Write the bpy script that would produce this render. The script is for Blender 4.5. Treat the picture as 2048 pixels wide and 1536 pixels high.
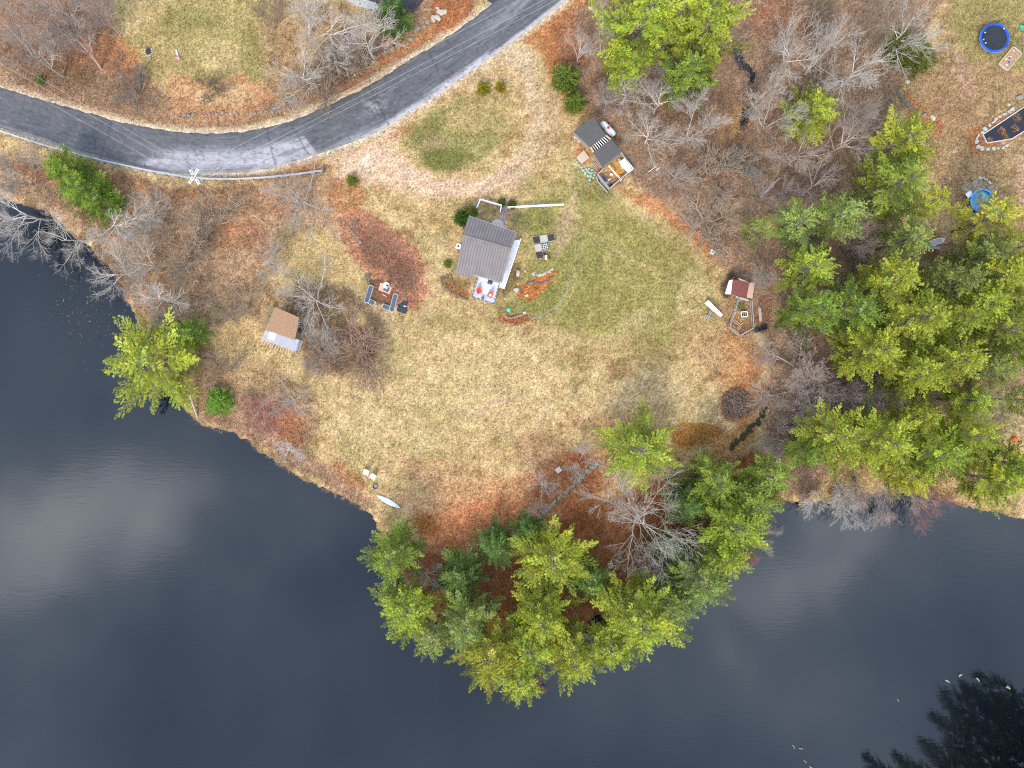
import bpy, math, random
import numpy as np
from mathutils import Vector, Matrix, Euler
R = math.radians
scene = bpy.context.scene
for o in list(bpy.data.objects): bpy.data.objects.remove(o)

# ------------------------------------------------------------------ camera, sky, sun, exposure
S = 0.085            # metres of ground per photograph pixel
H = 120.0            # flying height
cam = bpy.data.cameras.new('camera'); cam_o = bpy.data.objects.new('camera', cam)
scene.collection.objects.link(cam_o)
cam_o.location = (0, 0, H); cam_o.rotation_euler = (0, 0, 0)
cam.sensor_width = 36; cam.lens = 36 * H / (2048 * S); cam.clip_end = 6000; cam.clip_start = 1
scene.camera = cam_o

SUN_ELEV, SUN_AZ = 44, 197      # azimuth: compass, from image top (north) clockwise
world = bpy.data.worlds.new('World'); scene.world = world; world.use_nodes = True
nt = world.node_tree; nt.nodes.clear()
def N(t, ty, **kw):
    n = t.nodes.new(ty)
    for k, v in kw.items(): setattr(n, k, v)
    return n
sky = N(nt, 'ShaderNodeTexSky', sky_type='NISHITA', sun_disc=False)
sky.sun_elevation = R(SUN_ELEV); sky.sun_rotation = R(SUN_AZ); sky.air_density = 1.0; sky.dust_density = 2.5
geo = N(nt, 'ShaderNodeTexCoord')
sep = N(nt, 'ShaderNodeSeparateXYZ'); nt.links.new(geo.outputs['Generated'], sep.inputs[0])
mx = N(nt, 'ShaderNodeMath', operation='MAXIMUM'); mx.inputs[1].default_value = 0.12; nt.links.new(sep.outputs[2], mx.inputs[0])
dv = []
for k in (0, 1):
    d = N(nt, 'ShaderNodeMath', operation='DIVIDE'); nt.links.new(sep.outputs[k], d.inputs[0]); nt.links.new(mx.outputs[0], d.inputs[1]); dv.append(d)
cmb = N(nt, 'ShaderNodeCombineXYZ'); nt.links.new(dv[0].outputs[0], cmb.inputs[0]); nt.links.new(dv[1].outputs[0], cmb.inputs[1])
mp = N(nt, 'ShaderNodeMapping'); mp.inputs['Location'].default_value = (-21.692, -28.446, 28.567); nt.links.new(cmb.outputs[0], mp.inputs[0])
nz = N(nt, 'ShaderNodeTexNoise'); nz.inputs['Scale'].default_value = 2.6; nz.inputs['Detail'].default_value = 4; nz.inputs['Roughness'].default_value = .45
nt.links.new(mp.outputs[0], nz.inputs['Vector'])
rp = N(nt, 'ShaderNodeValToRGB')
rp.color_ramp.elements[0].position = .36; rp.color_ramp.elements[0].color = (9.0, 12.2, 18.0, 1)
rp.color_ramp.elements[1].position = .78; rp.color_ramp.elements[1].color = (60, 65, 68, 1)
for q_, c_ in ((.50, (13.5, 17, 23, 1)), (.62, (20, 24, 29.5, 1))):
    e = rp.color_ramp.elements.new(q_); e.color = c_
nt.links.new(nz.outputs['Fac'], rp.inputs[0])
mixs = N(nt, 'ShaderNodeMix', data_type='RGBA'); mixs.inputs[0].default_value = .88
nt.links.new(sky.outputs[0], mixs.inputs[6]); nt.links.new(rp.outputs[0], mixs.inputs[7])
bg = N(nt, 'ShaderNodeBackground'); bg.inputs[1].default_value = 0.05
wo = N(nt, 'ShaderNodeOutputWorld')
nt.links.new(mixs.outputs[2], bg.inputs[0]); nt.links.new(bg.outputs[0], wo.inputs[0])

sl = bpy.data.lights.new('sun', 'SUN'); sl.energy = 2.5; sl.angle = R(17); sl.color = (1, .95, .87)
so = bpy.data.objects.new('sun', sl); scene.collection.objects.link(so)
so.rotation_euler = (R(90 - SUN_ELEV), 0, R(180 - SUN_AZ))
scene.view_settings.view_transform = 'Standard'; scene.view_settings.look = 'None'
scene.view_settings.gamma = 1; scene.view_settings.use_curve_mapping = False
scene.view_settings.exposure = 0.77
scene.cycles.use_denoising = False; scene.cycles.filter_width = 1.1; scene.cycles.sample_clamp_indirect = 3
scene.cycles.max_bounces = 6; scene.cycles.transparent_max_bounces = 4

# ------------------------------------------------------------------ helpers
COL = scene.collection
def G(px, py, z=0.0):
    """world point at height z seen at that photograph pixel"""
    k = S * (H - z) / H
    return Vector(((px - 1024) * k, (768 - py) * k, z))
def lin(r, g, b, a=1):
    f = lambda c: c / 12.92 if c <= .04045 else ((c + .055) / 1.055) ** 2.4
    return (f(r / 255), f(g / 255), f(b / 255), a)

def hash2(ix, iy, seed):
    h = (ix.astype(np.int64) * 374761393 + iy.astype(np.int64) * 668265263 + seed * 974711) & 0x7fffffff
    h = ((h ^ (h >> 13)) * 1274126177) & 0x7fffffff
    return ((h ^ (h >> 16)) & 0xffff) / 65535.0
def vnoise(x, y, seed=0):
    ix = np.floor(x); iy = np.floor(y); fx = x - ix; fy = y - iy
    fx = fx * fx * (3 - 2 * fx); fy = fy * fy * (3 - 2 * fy)
    a = hash2(ix, iy, seed); b = hash2(ix + 1, iy, seed); c = hash2(ix, iy + 1, seed); d = hash2(ix + 1, iy + 1, seed)
    return (a + (b - a) * fx) * (1 - fy) + (c + (d - c) * fx) * fy
def fbm(x, y, seed=0, oct=4):
    s = 0; a = .5; t = 0
    for i in range(oct):
        s = s + a * vnoise(x * 2 ** i, y * 2 ** i, seed + i * 17); t += a; a *= .55
    return s / t
def sdf(px, py, poly):
    """signed distance in pixels, negative inside"""
    d = np.full(px.shape, 1e9); ins = np.zeros(px.shape, bool); n = len(poly)
    for i in range(n):
        ax, ay = poly[i]; bx, by = poly[(i + 1) % n]
        ex, ey = bx - ax, by - ay; wx, wy = px - ax, py - ay
        t = np.clip((wx * ex + wy * ey) / (ex * ex + ey * ey + 1e-9), 0, 1)
        d = np.minimum(d, (wx - ex * t) ** 2 + (wy - ey * t) ** 2)
        c = (ay > py) != (by > py)
        if ey != 0: ins ^= c & (px < (bx - ax) * (py - ay) / (by - ay) + ax)
    d = np.sqrt(d); return np.where(ins, -d, d)
def ldist(px, py, line):
    d = np.full(px.shape, 1e9)
    for i in range(len(line) - 1):
        ax, ay = line[i]; bx, by = line[i + 1]
        ex, ey = bx - ax, by - ay; wx, wy = px - ax, py - ay
        t = np.clip((wx * ex + wy * ey) / (ex * ex + ey * ey + 1e-9), 0, 1)
        d = np.minimum(d, (wx - ex * t) ** 2 + (wy - ey * t) ** 2)
    return np.sqrt(d)
def sstep(a, b, x):
    t = np.clip((x - a) / (b - a), 0, 1); return t * t * (3 - 2 * t)

# materials -------------------------------------------------------------------
MATS = {}
def mat(name, col=(.5, .5, .5), rough=.7, var=.12, scale=6, bump=0, bscale=None, attr=None, objcol=False, metal=0, spec=.3, transl=0, coat=0):
    if name in MATS: return MATS[name]
    m = bpy.data.materials.new(name); m.use_nodes = True; t = m.node_tree
    b = t.nodes['Principled BSDF']; b.inputs['Roughness'].default_value = rough; b.inputs['Metallic'].default_value = metal
    b.inputs['Specular IOR Level'].default_value = spec
    if coat: b.inputs['Coat Weight'].default_value = coat
    if attr:
        a = N(t, 'ShaderNodeAttribute', attribute_name=attr); src = a.outputs['Color']
    else:
        c = N(t, 'ShaderNodeRGB'); c.outputs[0].default_value = (*col[:3], 1); src = c.outputs[0]
    if objcol:
        oi = N(t, 'ShaderNodeObjectInfo'); mm = N(t, 'ShaderNodeMix', data_type='RGBA', blend_type='MULTIPLY'); mm.inputs[0].default_value = 1
        t.links.new(src, mm.inputs[6]); t.links.new(oi.outputs['Color'], mm.inputs[7]); src = mm.outputs[2]
    if var:
        tc = N(t, 'ShaderNodeTexCoord'); nn = N(t, 'ShaderNodeTexNoise'); nn.inputs['Scale'].default_value = scale
        nn.inputs['Detail'].default_value = 5; nn.inputs['Roughness'].default_value = .65
        t.links.new(tc.outputs['Object'], nn.inputs['Vector'])
        mr = N(t, 'ShaderNodeMapRange'); mr.inputs[1].default_value = .25; mr.inputs[2].default_value = .75
        mr.inputs[3].default_value = 1 - var; mr.inputs[4].default_value = 1 + var
        t.links.new(nn.outputs['Fac'], mr.inputs[0])
        mm = N(t, 'ShaderNodeMix', data_type='RGBA', blend_type='MULTIPLY'); mm.inputs[0].default_value = 1
        t.links.new(src, mm.inputs[6]); t.links.new(mr.outputs[0], mm.inputs[7]); src = mm.outputs[2]
    t.links.new(src, b.inputs['Base Color'])
    if bump:
        tc = N(t, 'ShaderNodeTexCoord'); nn = N(t, 'ShaderNodeTexNoise'); nn.inputs['Scale'].default_value = bscale or scale * 3
        nn.inputs['Detail'].default_value = 6
        t.links.new(tc.outputs['Object'], nn.inputs['Vector'])
        bp = N(t, 'ShaderNodeBump'); bp.inputs['Strength'].default_value = bump; bp.inputs['Distance'].default_value = .1
        t.links.new(nn.outputs['Fac'], bp.inputs['Height']); t.links.new(bp.outputs[0], b.inputs['Normal'])
    if transl:
        tr = N(t, 'ShaderNodeBsdfTranslucent'); t.links.new(src, tr.inputs[0])
        ms = N(t, 'ShaderNodeMixShader'); ms.inputs[0].default_value = transl
        out = t.nodes['Material Output']
        t.links.new(b.outputs[0], ms.inputs[1]); t.links.new(tr.outputs[0], ms.inputs[2]); t.links.new(ms.outputs[0], out.inputs[0])
    MATS[name] = m; return m

# meshes ----------------------------------------------------------------------
def np_mesh(name, verts, tris, cols=None, quads=False, smooth=False):
    me = bpy.data.meshes.new(name); k = 4 if quads else 3
    verts = np.asarray(verts, np.float32); tris = np.asarray(tris, np.int32)
    me.vertices.add(len(verts)); me.vertices.foreach_set('co', verts.ravel())
    me.loops.add(len(tris) * k); me.loops.foreach_set('vertex_index', tris.ravel())
    me.polygons.add(len(tris)); me.polygons.foreach_set('loop_start', np.arange(len(tris), dtype=np.int32) * k)
    if smooth: me.polygons.foreach_set('use_smooth', np.ones(len(tris), bool))
    if cols is not None:
        a = me.color_attributes.new('Col', 'FLOAT_COLOR', 'POINT')
        c = np.ones((len(verts), 4), np.float32); c[:, :3] = cols; a.data.foreach_set('color', c.ravel())
    me.update(calc_edges=True); me.validate(); return me
def link(name, me, material=None, parent=None, loc=(0, 0, 0)):
    o = bpy.data.objects.new(name, me); COL.objects.link(o); o.location = loc
    if material is not None and me is not None and len(me.materials) == 0: me.materials.append(material)
    if parent is not None: o.parent = parent
    return o
def tag(o, label=None, cat=None, group=None, kind=None):
    if label: o['label'] = label
    if cat: o['category'] = cat
    if group: o['group'] = group
    if kind: o['kind'] = kind
    return o
def thing(name, label, cat, loc, group=None):
    o = bpy.data.objects.new(name, None); COL.objects.link(o); o.location = loc; o.empty_display_size = .3
    return tag(o, label, cat, group)

class MB:
    """mesh builder in world coordinates"""
    def __init__(s): s.v = []; s.f = []
    def add(s, vs, fs):
        n = len(s.v); s.v += [tuple(v) for v in vs]; s.f += [tuple(i + n for i in f) for f in fs]; return s
    def box(s, c, size, rz=0, rx=0, ry=0):
        x, y, z = [k / 2 for k in size]; M = Euler((rx, ry, rz)).to_matrix(); c = Vector(c)
        vs = [c + M @ Vector((a * x, b * y, d * z)) for d in (-1, 1) for b in (-1, 1) for a in (-1, 1)]
        return s.add(vs, [(0, 2, 3, 1), (4, 5, 7, 6), (0, 1, 5, 4), (2, 6, 7, 3), (0, 4, 6, 2), (1, 3, 7, 5)])
    def prism(s, poly, z0, z1):
        n = len(poly); a = sum(poly[i][0] * poly[(i + 1) % n][1] - poly[(i + 1) % n][0] * poly[i][1] for i in range(n))
        if a < 0: poly = poly[::-1]
        vs = [(p[0], p[1], z0) for p in poly] + [(p[0], p[1], z1) for p in poly]
        return s.add(vs, [tuple(range(n))[::-1], tuple(range(n, 2 * n))] + [(i, (i + 1) % n, (i + 1) % n + n, i + n) for i in range(n)])
    def slab(s, pts, th):
        """sheet through the corner points, th thick downwards"""
        pts = [Vector(p) for p in pts]; n = len(pts)
        nrm = (pts[1] - pts[0]).cross(pts[-1] - pts[0])
        if nrm.z < 0: pts = pts[::-1]
        vs = pts + [p - Vector((0, 0, th)) for p in pts]
        return s.add(vs, [tuple(range(n)), tuple(range(n, 2 * n))[::-1]] + [(i, i + n, (i + 1) % n + n, (i + 1) % n) for i in range(n)])
    def bar(s, a, b, w, h):
        """rectangular bar between two points (w across, h tall)"""
        a = Vector(a); b = Vector(b); d = (b - a); L = d.length; d.normalize()
        side = d.cross(Vector((0, 0, 1)))
        side = Vector((1, 0, 0)) if side.length < 1e-4 else side.normalized()
        up = side.cross(d)
        vs = [p + side * (x * w / 2) + up * (y * h / 2) for p in (a, b) for y in (-1, 1) for x in (-1, 1)]
        return s.add(vs, [(0, 1, 3, 2), (4, 6, 7, 5), (0, 4, 5, 1), (2, 3, 7, 6), (0, 2, 6, 4), (1, 5, 7, 3)])
    def tube(s, pts, rad, sides=8, cap=True):
        pts = [Vector(p) for p in pts]; n = len(pts); rad = rad if isinstance(rad, (list, tuple)) else [rad] * n
        vs = []; up = None
        for i, p in enumerate(pts):
            d = (pts[min(i + 1, n - 1)] - pts[max(i - 1, 0)]).normalized()
            if up is None: up = Vector((0, 0, 1)) if abs(d.z) < .9 else Vector((1, 0, 0))
            a = d.cross(up).normalized(); b = a.cross(d).normalized(); up = b
            vs += [p + (a * math.cos(2 * math.pi * k / sides) + b * math.sin(2 * math.pi * k / sides)) * rad[i] for k in range(sides)]
        fs = [(i * sides + k, i * sides + (k + 1) % sides, (i + 1) * sides + (k + 1) % sides, (i + 1) * sides + k) for i in range(n - 1) for k in range(sides)]
        if cap: fs += [tuple(range(sides))[::-1], tuple(range((n - 1) * sides, n * sides))]
        return s.add(vs, fs)
    def lathe(s, c, prof, sides=20, sx=1, sy=1, rz=0):
        c = Vector(c); vs = []
        for r, z in prof:
            for k in range(sides):
                t = 2 * math.pi * k / sides; x, y = r * sx * math.cos(t), r * sy * math.sin(t)
                vs.append(c + Vector((x * math.cos(rz) - y * math.sin(rz), x * math.sin(rz) + y * math.cos(rz), z)))
        n = len(prof)
        fs = [(i * sides + k, i * sides + (k + 1) % sides, (i + 1) * sides + (k + 1) % sides, (i + 1) * sides + k) for i in range(n - 1) for k in range(sides)]
        fs += [tuple(range(sides))[::-1], tuple(range((n - 1) * sides, n * sides))]
        return s.add(vs, fs)
    def mesh(s, name, off=(0, 0, 0), smooth=False):
        me = bpy.data.meshes.new(name)
        me.from_pydata([(v[0] - off[0], v[1] - off[1], v[2] - off[2]) for v in s.v], [], s.f); me.update()
        if smooth: me.polygons.foreach_set('use_smooth', [True] * len(me.polygons))
        return me
def root_of(o):
    while o.parent: o = o.parent
    return o
def part(parent, name, material, mb, smooth=False, label=None):
    off = root_of(parent).location
    o = link(name, mb.mesh(name, off, smooth), material, parent)
    if label: o['label'] = label
    return o
def solo(name, label, cat, material, mb, loc, smooth=False, group=None):
    o = link(name, mb.mesh(name, loc, smooth), material, None, loc); return tag(o, label, cat, group)
def piece(parent, name, me, material, loc, rot=(0, 0, 0), scale=(1, 1, 1), color=None):
    """one small repeated piece that shares its mesh"""
    o = bpy.data.objects.new(name, me); COL.objects.link(o); o.parent = parent
    if len(me.materials) == 0: me.materials.append(material)
    o.location = Vector(loc) - root_of(parent).location; o.rotation_euler = rot; o.scale = scale
    if color: o.color = color
    return o

# ------------------------------------------------------------------ ground, pond, road
POND = [(-4000, 330), (-400, 340), (0, 392), (70, 412), (112, 436), (134, 458), (178, 490), (222, 530), (250, 580), (272, 640), (300, 690), (335, 765), (366, 812), (390, 838), (425, 853), (470, 866), (500, 880), (522, 902), (560, 925), (602, 952), (650, 976), (700, 998), (735, 1018), (752, 1045), (765, 1080), (790, 1125), (812, 1160), (835, 1205), (880, 1250), (940, 1290), (1020, 1330), (1090, 1320), (1150, 1275), (1190, 1225), (1225, 1235), (1290, 1215), (1360, 1160), (1430, 1110), (1475, 1060), (1530, 1012), (1570, 1000), (1612, 1003), (1660, 1000), (1720, 990), (1800, 985), (1870, 992), (1930, 1008), (2048, 1034), (2200, 1060), (2700, 1100), (4600, 1180), (4600, 1500), (2700, 1380), (2220, 1440), (2110, 1500), (2060, 1590), (1960, 1615), (1800, 1640), (1600, 1740), (1200, 1850), (600, 1950), (-400, 1950), (-4000, 1900)]
TOPE = [(-400, 30), (-200, 105), (-60, 155), (0, 175), (60, 193), (125, 212), (240, 244), (344, 264), (437, 268), (512, 261), (589, 240), (660, 210), (730, 177), (833, 112), (899, 72), (970, 19), (1060, -55), (1300, -260)]
BOTE = [(-400, 110), (-200, 187), (-60, 235), (0, 255), (45, 268), (94, 283), (166, 309), (281, 337), (375, 348), (512, 344), (636, 309), (690, 290), (746, 269), (855, 203), (949, 137), (1042, 72), (1130, 3), (1380, -200)]
ROADP = TOPE + BOTE[::-1]
def ell(cx, cy, rx, ry, a=0, n=16):
    a = R(a); return [(cx + rx * math.cos(t) * math.cos(a) - ry * math.sin(t) * math.sin(a), cy + rx * math.cos(t) * math.sin(a) + ry * math.sin(t) * math.cos(a)) for t in [2 * math.pi * i / n for i in range(n)]]
STRAW = (.41, .295, .155); PALE = (.47, .36, .21); GREEN = (.135, .135, .042); LGREEN = (.245, .21, .085)
RUST = (.30, .115, .052); ORANGE = (.37, .165, .075); BROWN = (.28, .175, .115); WOODS = (.265, .175, .125); MULCH = (.085, .038, .022)
DIRT = (.40, .285, .195); SAND = (.47, .37, .28); AMBER = (.23, .10, .018); PINK = (.37, .25, .19); OLIVE = (.20, .17, .06); DARK = (.05, .04, .028)
# (polygon, albedo, soft edge in px, opacity, noise break-up)
ZONES = [
 ([(220, 0), (240, 80), (300, 150), (420, 170), (540, 160), (560, 60), (520, -40), (220, -40)], (.29, .24, .105), 34, .8, .6),
 (ell(450, 110, 60, 35), PALE, 30, .5, .6), (ell(270, 30, 30, 60, 20), PALE, 30, .5, .5), (ell(380, 40, 60, 25), GREEN, 30, .45, .8), (ell(500, 100, 25, 60), GREEN, 20, .45, .8),
 ([(-40, -60), (200, -60), (235, 60), (290, 140), (340, 190), (500, 175), (640, 200), (560, 245), (480, 262), (340, 258), (150, 215), (-40, 160)], BROWN, 25, .95, .5),
 (ell(120, 60, 120, 80, 20), RUST, 40, .45, .6), (ell(90, 130, 110, 40, 20), (.12, .06, .03), 30, .5, .7), (ell(240, 120, 50, 40), ORANGE, 30, .6, .8),
 ([(330, 150), (520, 155), (560, 200), (500, 240), (340, 235)], (.40, .22, .125), 24, .75, .6), (ell(440, 190, 60, 25), PALE, 20, .45, .7),
 ([(520, 40), (700, 0), (720, 110), (620, 190), (520, 180)], BROWN, 30, .6, .7),
 ([(560, 225), (700, 120), (800, 20), (840, -40), (980, -40), (940, 40), (820, 115), (700, 185)], BROWN, 14, .9, .4),
 ([(580, 228), (720, 165), (850, 85), (930, 20), (900, 10), (800, 90), (680, 160)], ORANGE, 14, .8, .5),
 (ell(905, 20, 45, 40), RUST, 20, .8, .6), (ell(690, 130, 80, 35, -25), (.13, .075, .05), 30, .6, .7),
 # left of the lawn
 ([(-40, 290), (150, 330), (380, 372), (500, 368), (640, 350), (700, 340), (700, 400), (640, 470), (560, 540), (420, 620), (400, 700), (340, 780), (180, 480), (-40, 400)], (.37, .24, .155), 25, .95, .4),
 (ell(470, 400, 130, 35, 4), (.32, .16, .085), 35, .45, .7), (ell(210, 365, 200, 28, 10), RUST, 20, .45, .6), (ell(560, 345, 120, 14, -5), ORANGE, 12, .7, .6), (ell(480, 470, 60, 30), RUST, 30, .5, .8),
 (ell(330, 440, 120, 60, 20), (.33, .22, .145), 40, .6, .6), (ell(600, 490, 60, 50), LGREEN, 30, .5, .7), (ell(640, 540, 90, 70, 30), STRAW, 40, .8, .5), (ell(600, 560, 40, 30), OLIVE, 30, .4, .8),
 (ell(520, 600, 90, 40, 20), BROWN, 30, .6, .6), (ell(640, 620, 70, 50), (.17, .10, .06), 30, .65, .6), (ell(690, 700, 75, 55), (.2, .11, .07), 30, .7, .6),
 ([(370, 600), (440, 640), (520, 720), (620, 760), (640, 840), (620, 900), (720, 1000), (700, 1000), (560, 925), (480, 865), (390, 830), (330, 740), (300, 650)], BROWN, 25, .75, .6),
 (ell(470, 690, 70, 45, 45), STRAW, 40, .75, .5), (ell(540, 830, 55, 45, 40), (.36, .17, .13), 30, .6, .6), (ell(575, 850, 30, 60, -30), RUST, 25, .6, .6),
 ([(390, 838), (500, 880), (620, 950), (735, 1015), (755, 1000), (640, 920), (560, 870), (440, 825)], (.33, .20, .14), 12, .8, .5),
 (ell(700, 950, 40, 16, 30), RUST, 14, .6, .7),
 # driveway loop
 ([(640, 318), (740, 275), (800, 245), (800, 285), (790, 300), (835, 345), (900, 360), (975, 345), (1015, 330), (1045, 368), (960, 390), (860, 396), (780, 383), (700, 360)], (.50, .36, .265), 22, .92, .22),
 ([(1015, 335), (1040, 290), (1056, 235), (1052, 180), (1020, 130), (1000, 112), (1045, 78), (1072, 130), (1090, 200), (1092, 270), (1075, 335), (1040, 372)], (.45, .34, .25), 26, .65, .4),
 ([(700, 305), (760, 292), (800, 338), (870, 369), (960, 368), (930, 384), (850, 388), (770, 370)], (.54, .39, .295), 16, .75, .25), ([(745, 300), (800, 345), (870, 372), (950, 372), (1005, 350), (1002, 343), (945, 362), (870, 362), (808, 336), (756, 296)], (.55, .42, .35), 8, .45, .3),
 (ell(720, 330, 40, 14, 15), SAND, 12, .7, .6), (ell(1030, 110, 30, 22), SAND, 18, .6, .5), (ell(735, 318, 10, 14), (.6, .55, .5), 6, .7, .6),
 ([(800, 262), (860, 215), (930, 190), (1000, 200), (1010, 250), (985, 305), (925, 345), (850, 338), (805, 300)], (.225, .205, .085), 34, .9, .6),
 (ell(895, 322, 58, 26, -8), (.125, .13, .04), 26, .9, .7), (ell(850, 265, 40, 22, -30), GREEN, 20, .5, .7), (ell(870, 290, 30, 15), (.28, .2, .13), 15, .5, .5), (ell(800, 270, 30, 12, -35), ORANGE, 16, .5, .7), (ell(960, 235, 70, 35), STRAW, 30, .5, .7), (ell(1000, 260, 30, 40), OLIVE, 24, .4, .8),
 # leaves by the road and the wood on the right
 ([(1045, 70), (1130, 10), (1180, -50), (1240, -50), (1240, 130), (1180, 230), (1150, 220), (1105, 160)], ORANGE, 16, .9, .4),
 ([(1110, 60), (1230, -60), (2100, -60), (1900, -20), (1820, 120), (1760, 260), (1730, 420), (1800, 640), (1700, 900), (1600, 990), (1560, 980), (1540, 850), (1535, 680), (1450, 540), (1400, 470), (1270, 370), (1240, 320), (1200, 240), (1140, 190)], WOODS, 20, .97, .35),
 (ell(1400, 260, 120, 80, 50), (.20, .115, .075), 50, .6, .6), (ell(1470, 260, 30, 90, 10), (.30, .17, .08), 25, .7, .7), (ell(1130, 90, 40, 70), RUST, 30, .6, .7), (ell(1560, 40, 70, 40), RUST, 30, .4, .8), (ell(1640, 430, 80, 50), RUST, 30, .3, .8),
 ([(1180, 150), (1230, 130), (1260, 230), (1200, 235)], (.12, .06, .04), 20, .6, .6),
 ([(1230, 380), (1290, 380), (1400, 455), (1450, 540), (1420, 520), (1330, 440)], ORANGE, 14, .8, .5),
 # right hand lawn of the neighbour
 ([(1900, -60), (2200, -60), (2200, 560), (1990, 560), (1900, 420), (1840, 290), (1780, 200), (1840, 120), (1880, 60)], (.29, .20, .115), 25, .97, .4),
 ([(1890, -60), (2200, -60), (2200, 160), (2000, 140), (1930, 120), (1900, 60)], LGREEN, 30, .75, .5), (ell(1900, 200, 60, 80), (.27, .17, .1), 40, .5, .6), (ell(1930, 150, 15, 50, -25), PINK, 16, .6, .5), (ell(1840, 230, 60, 20, 50), RUST, 18, .6, .6), (ell(1980, 270, 55, 32, -25), RUST, 14, .7, .5), (ell(2050, 350, 25, 60), PINK, 20, .6, .5), (ell(1960, 380, 32, 20), (.3, .27, .26), 10, .6, .3), (ell(2020, 530, 40, 40), PINK, 20, .5, .5),
 (ell(2030, 750, 60, 30), BROWN, 20, .7, .6), (ell(1900, 640, 140, 160), (.13, .075, .045), 60, .6, .5),
 # big lawn
 ([(1040, 420), (1130, 350), (1230, 390), (1330, 450), (1420, 530), (1440, 640), (1330, 700), (1180, 680), (1080, 640), (1020, 620), (1040, 520)], (.235, .215, .075), 95, .85, .8),
 (ell(1180, 370, 50, 40, 20), GREEN, 30, .6, .7), (ell(1150, 540, 60, 110, 10), (.19, .185, .06), 50, .55, .7), (ell(1070, 440, 45, 28), GREEN, 20, .65, .7), (ell(1320, 520, 70, 60, 30), OLIVE, 50, .4, .8), (ell(1080, 600, 40, 40), GREEN, 24, .5, .8), (ell(1020, 620, 34, 22), GREEN, 16, .6, .7), (ell(1230, 620, 90, 50), OLIVE, 40, .35, .8), (ell(1290, 700, 90, 40), OLIVE, 40, .3, .9), (ell(1060, 700, 140, 40, -10), OLIVE, 50, .3, .9), (ell(850, 640, 60, 30), OLIVE, 30, .35, .8), (ell(960, 650, 80, 30), LGREEN, 40, .4, .8), (ell(1200, 300, 30, 50, -30), LGREEN, 25, .6, .7),
 (ell(1130, 450, 16, 70, 12), PINK, 20, .5, .5), (ell(1100, 250, 20, 70, 5), DIRT, 18, .5, .5), (ell(1060, 690, 90, 25, -15), PALE, 30, .4, .7), (ell(1280, 640, 50, 20, -30), PALE, 30, .4, .7), (ell(1380, 600, 30, 60), PALE, 30, .4, .7),
 (ell(900, 780, 220, 120, -10), PALE, 80, .55, .6), (ell(700, 820, 60, 120, -35), PALE, 50, .4, .7), (ell(780, 720, 70, 50), LGREEN, 40, .4, .8), (ell(720, 900, 60, 30, 40), LGREEN, 30, .35, .8), (ell(1000, 880, 150, 50), STRAW, 60, .4, .6),
 (ell(925, 832, 18, 12), PINK, 8, .6, .4), (ell(964, 823, 11, 11), PINK, 6, .6, .4), (ell(995, 806, 14, 8), PINK, 8, .6, .4), (ell(850, 835, 90, 30), OLIVE, 40, .2, .8),
 (ell(1420, 680, 90, 60), (.33, .22, .12), 50, .5, .6), (ell(1480, 720, 40, 90), ORANGE, 30, .5, .6), (ell(1300, 800, 160, 50), PALE, 50, .4, .6),
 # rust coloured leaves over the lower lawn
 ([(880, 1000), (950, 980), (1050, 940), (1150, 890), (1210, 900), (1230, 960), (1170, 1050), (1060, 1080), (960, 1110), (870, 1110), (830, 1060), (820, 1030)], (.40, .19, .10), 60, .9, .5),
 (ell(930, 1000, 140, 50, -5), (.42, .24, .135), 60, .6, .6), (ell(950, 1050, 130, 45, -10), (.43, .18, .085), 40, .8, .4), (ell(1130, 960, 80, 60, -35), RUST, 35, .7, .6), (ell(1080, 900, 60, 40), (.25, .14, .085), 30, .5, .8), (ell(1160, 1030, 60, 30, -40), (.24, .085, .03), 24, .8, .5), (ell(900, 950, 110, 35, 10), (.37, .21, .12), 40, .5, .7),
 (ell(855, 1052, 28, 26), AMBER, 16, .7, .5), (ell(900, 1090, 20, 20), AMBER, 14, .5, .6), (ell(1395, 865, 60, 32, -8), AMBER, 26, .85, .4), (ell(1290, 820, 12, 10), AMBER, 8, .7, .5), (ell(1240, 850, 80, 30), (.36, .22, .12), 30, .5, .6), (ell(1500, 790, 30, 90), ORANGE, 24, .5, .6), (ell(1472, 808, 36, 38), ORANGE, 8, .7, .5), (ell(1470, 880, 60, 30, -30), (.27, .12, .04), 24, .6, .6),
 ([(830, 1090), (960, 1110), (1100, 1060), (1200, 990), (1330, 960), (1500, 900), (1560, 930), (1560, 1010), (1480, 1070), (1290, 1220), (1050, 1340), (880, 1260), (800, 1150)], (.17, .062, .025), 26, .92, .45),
 # beds
 ([(690, 405), (740, 425), (800, 465), (848, 520), (862, 590), (825, 632), (770, 600), (735, 545), (690, 490), (665, 445)], (.33, .155, .105), 16, .92, .45),
 ([(715, 455), (775, 485), (825, 535), (838, 580), (800, 580), (762, 540), (725, 505)], (.19, .09, .06), 18, .75, .6), (ell(690, 390, 40, 40), ORANGE, 24, .6, .7), (ell(665, 460, 14, 40, -40), PINK, 14, .6, .5),
 ([(735, 560), (765, 560), (795, 590), (782, 618), (740, 600)], (.13, .06, .04), 5, .85, .4),
 ([(1030, 572), (1060, 560), (1105, 543), (1118, 540), (1100, 565), (1085, 585), (1060, 600), (1040, 592)], (.42, .155, .055), 6, .85, .4),
 ([(994, 625), (1010, 632), (1052, 628), (1058, 640), (1030, 655), (1005, 650)], (.26, .095, .05), 6, .85, .5),
 ([(880, 545), (905, 550), (945, 560), (935, 598), (905, 590), (885, 570)], (.19, .12, .06), 9, .8, .6), (ell(912, 582, 30, 14, 20), RUST, 9, .6, .7), (ell(1022, 560, 12, 40, 20), (.09, .07, .03), 8, .7, .5),
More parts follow.
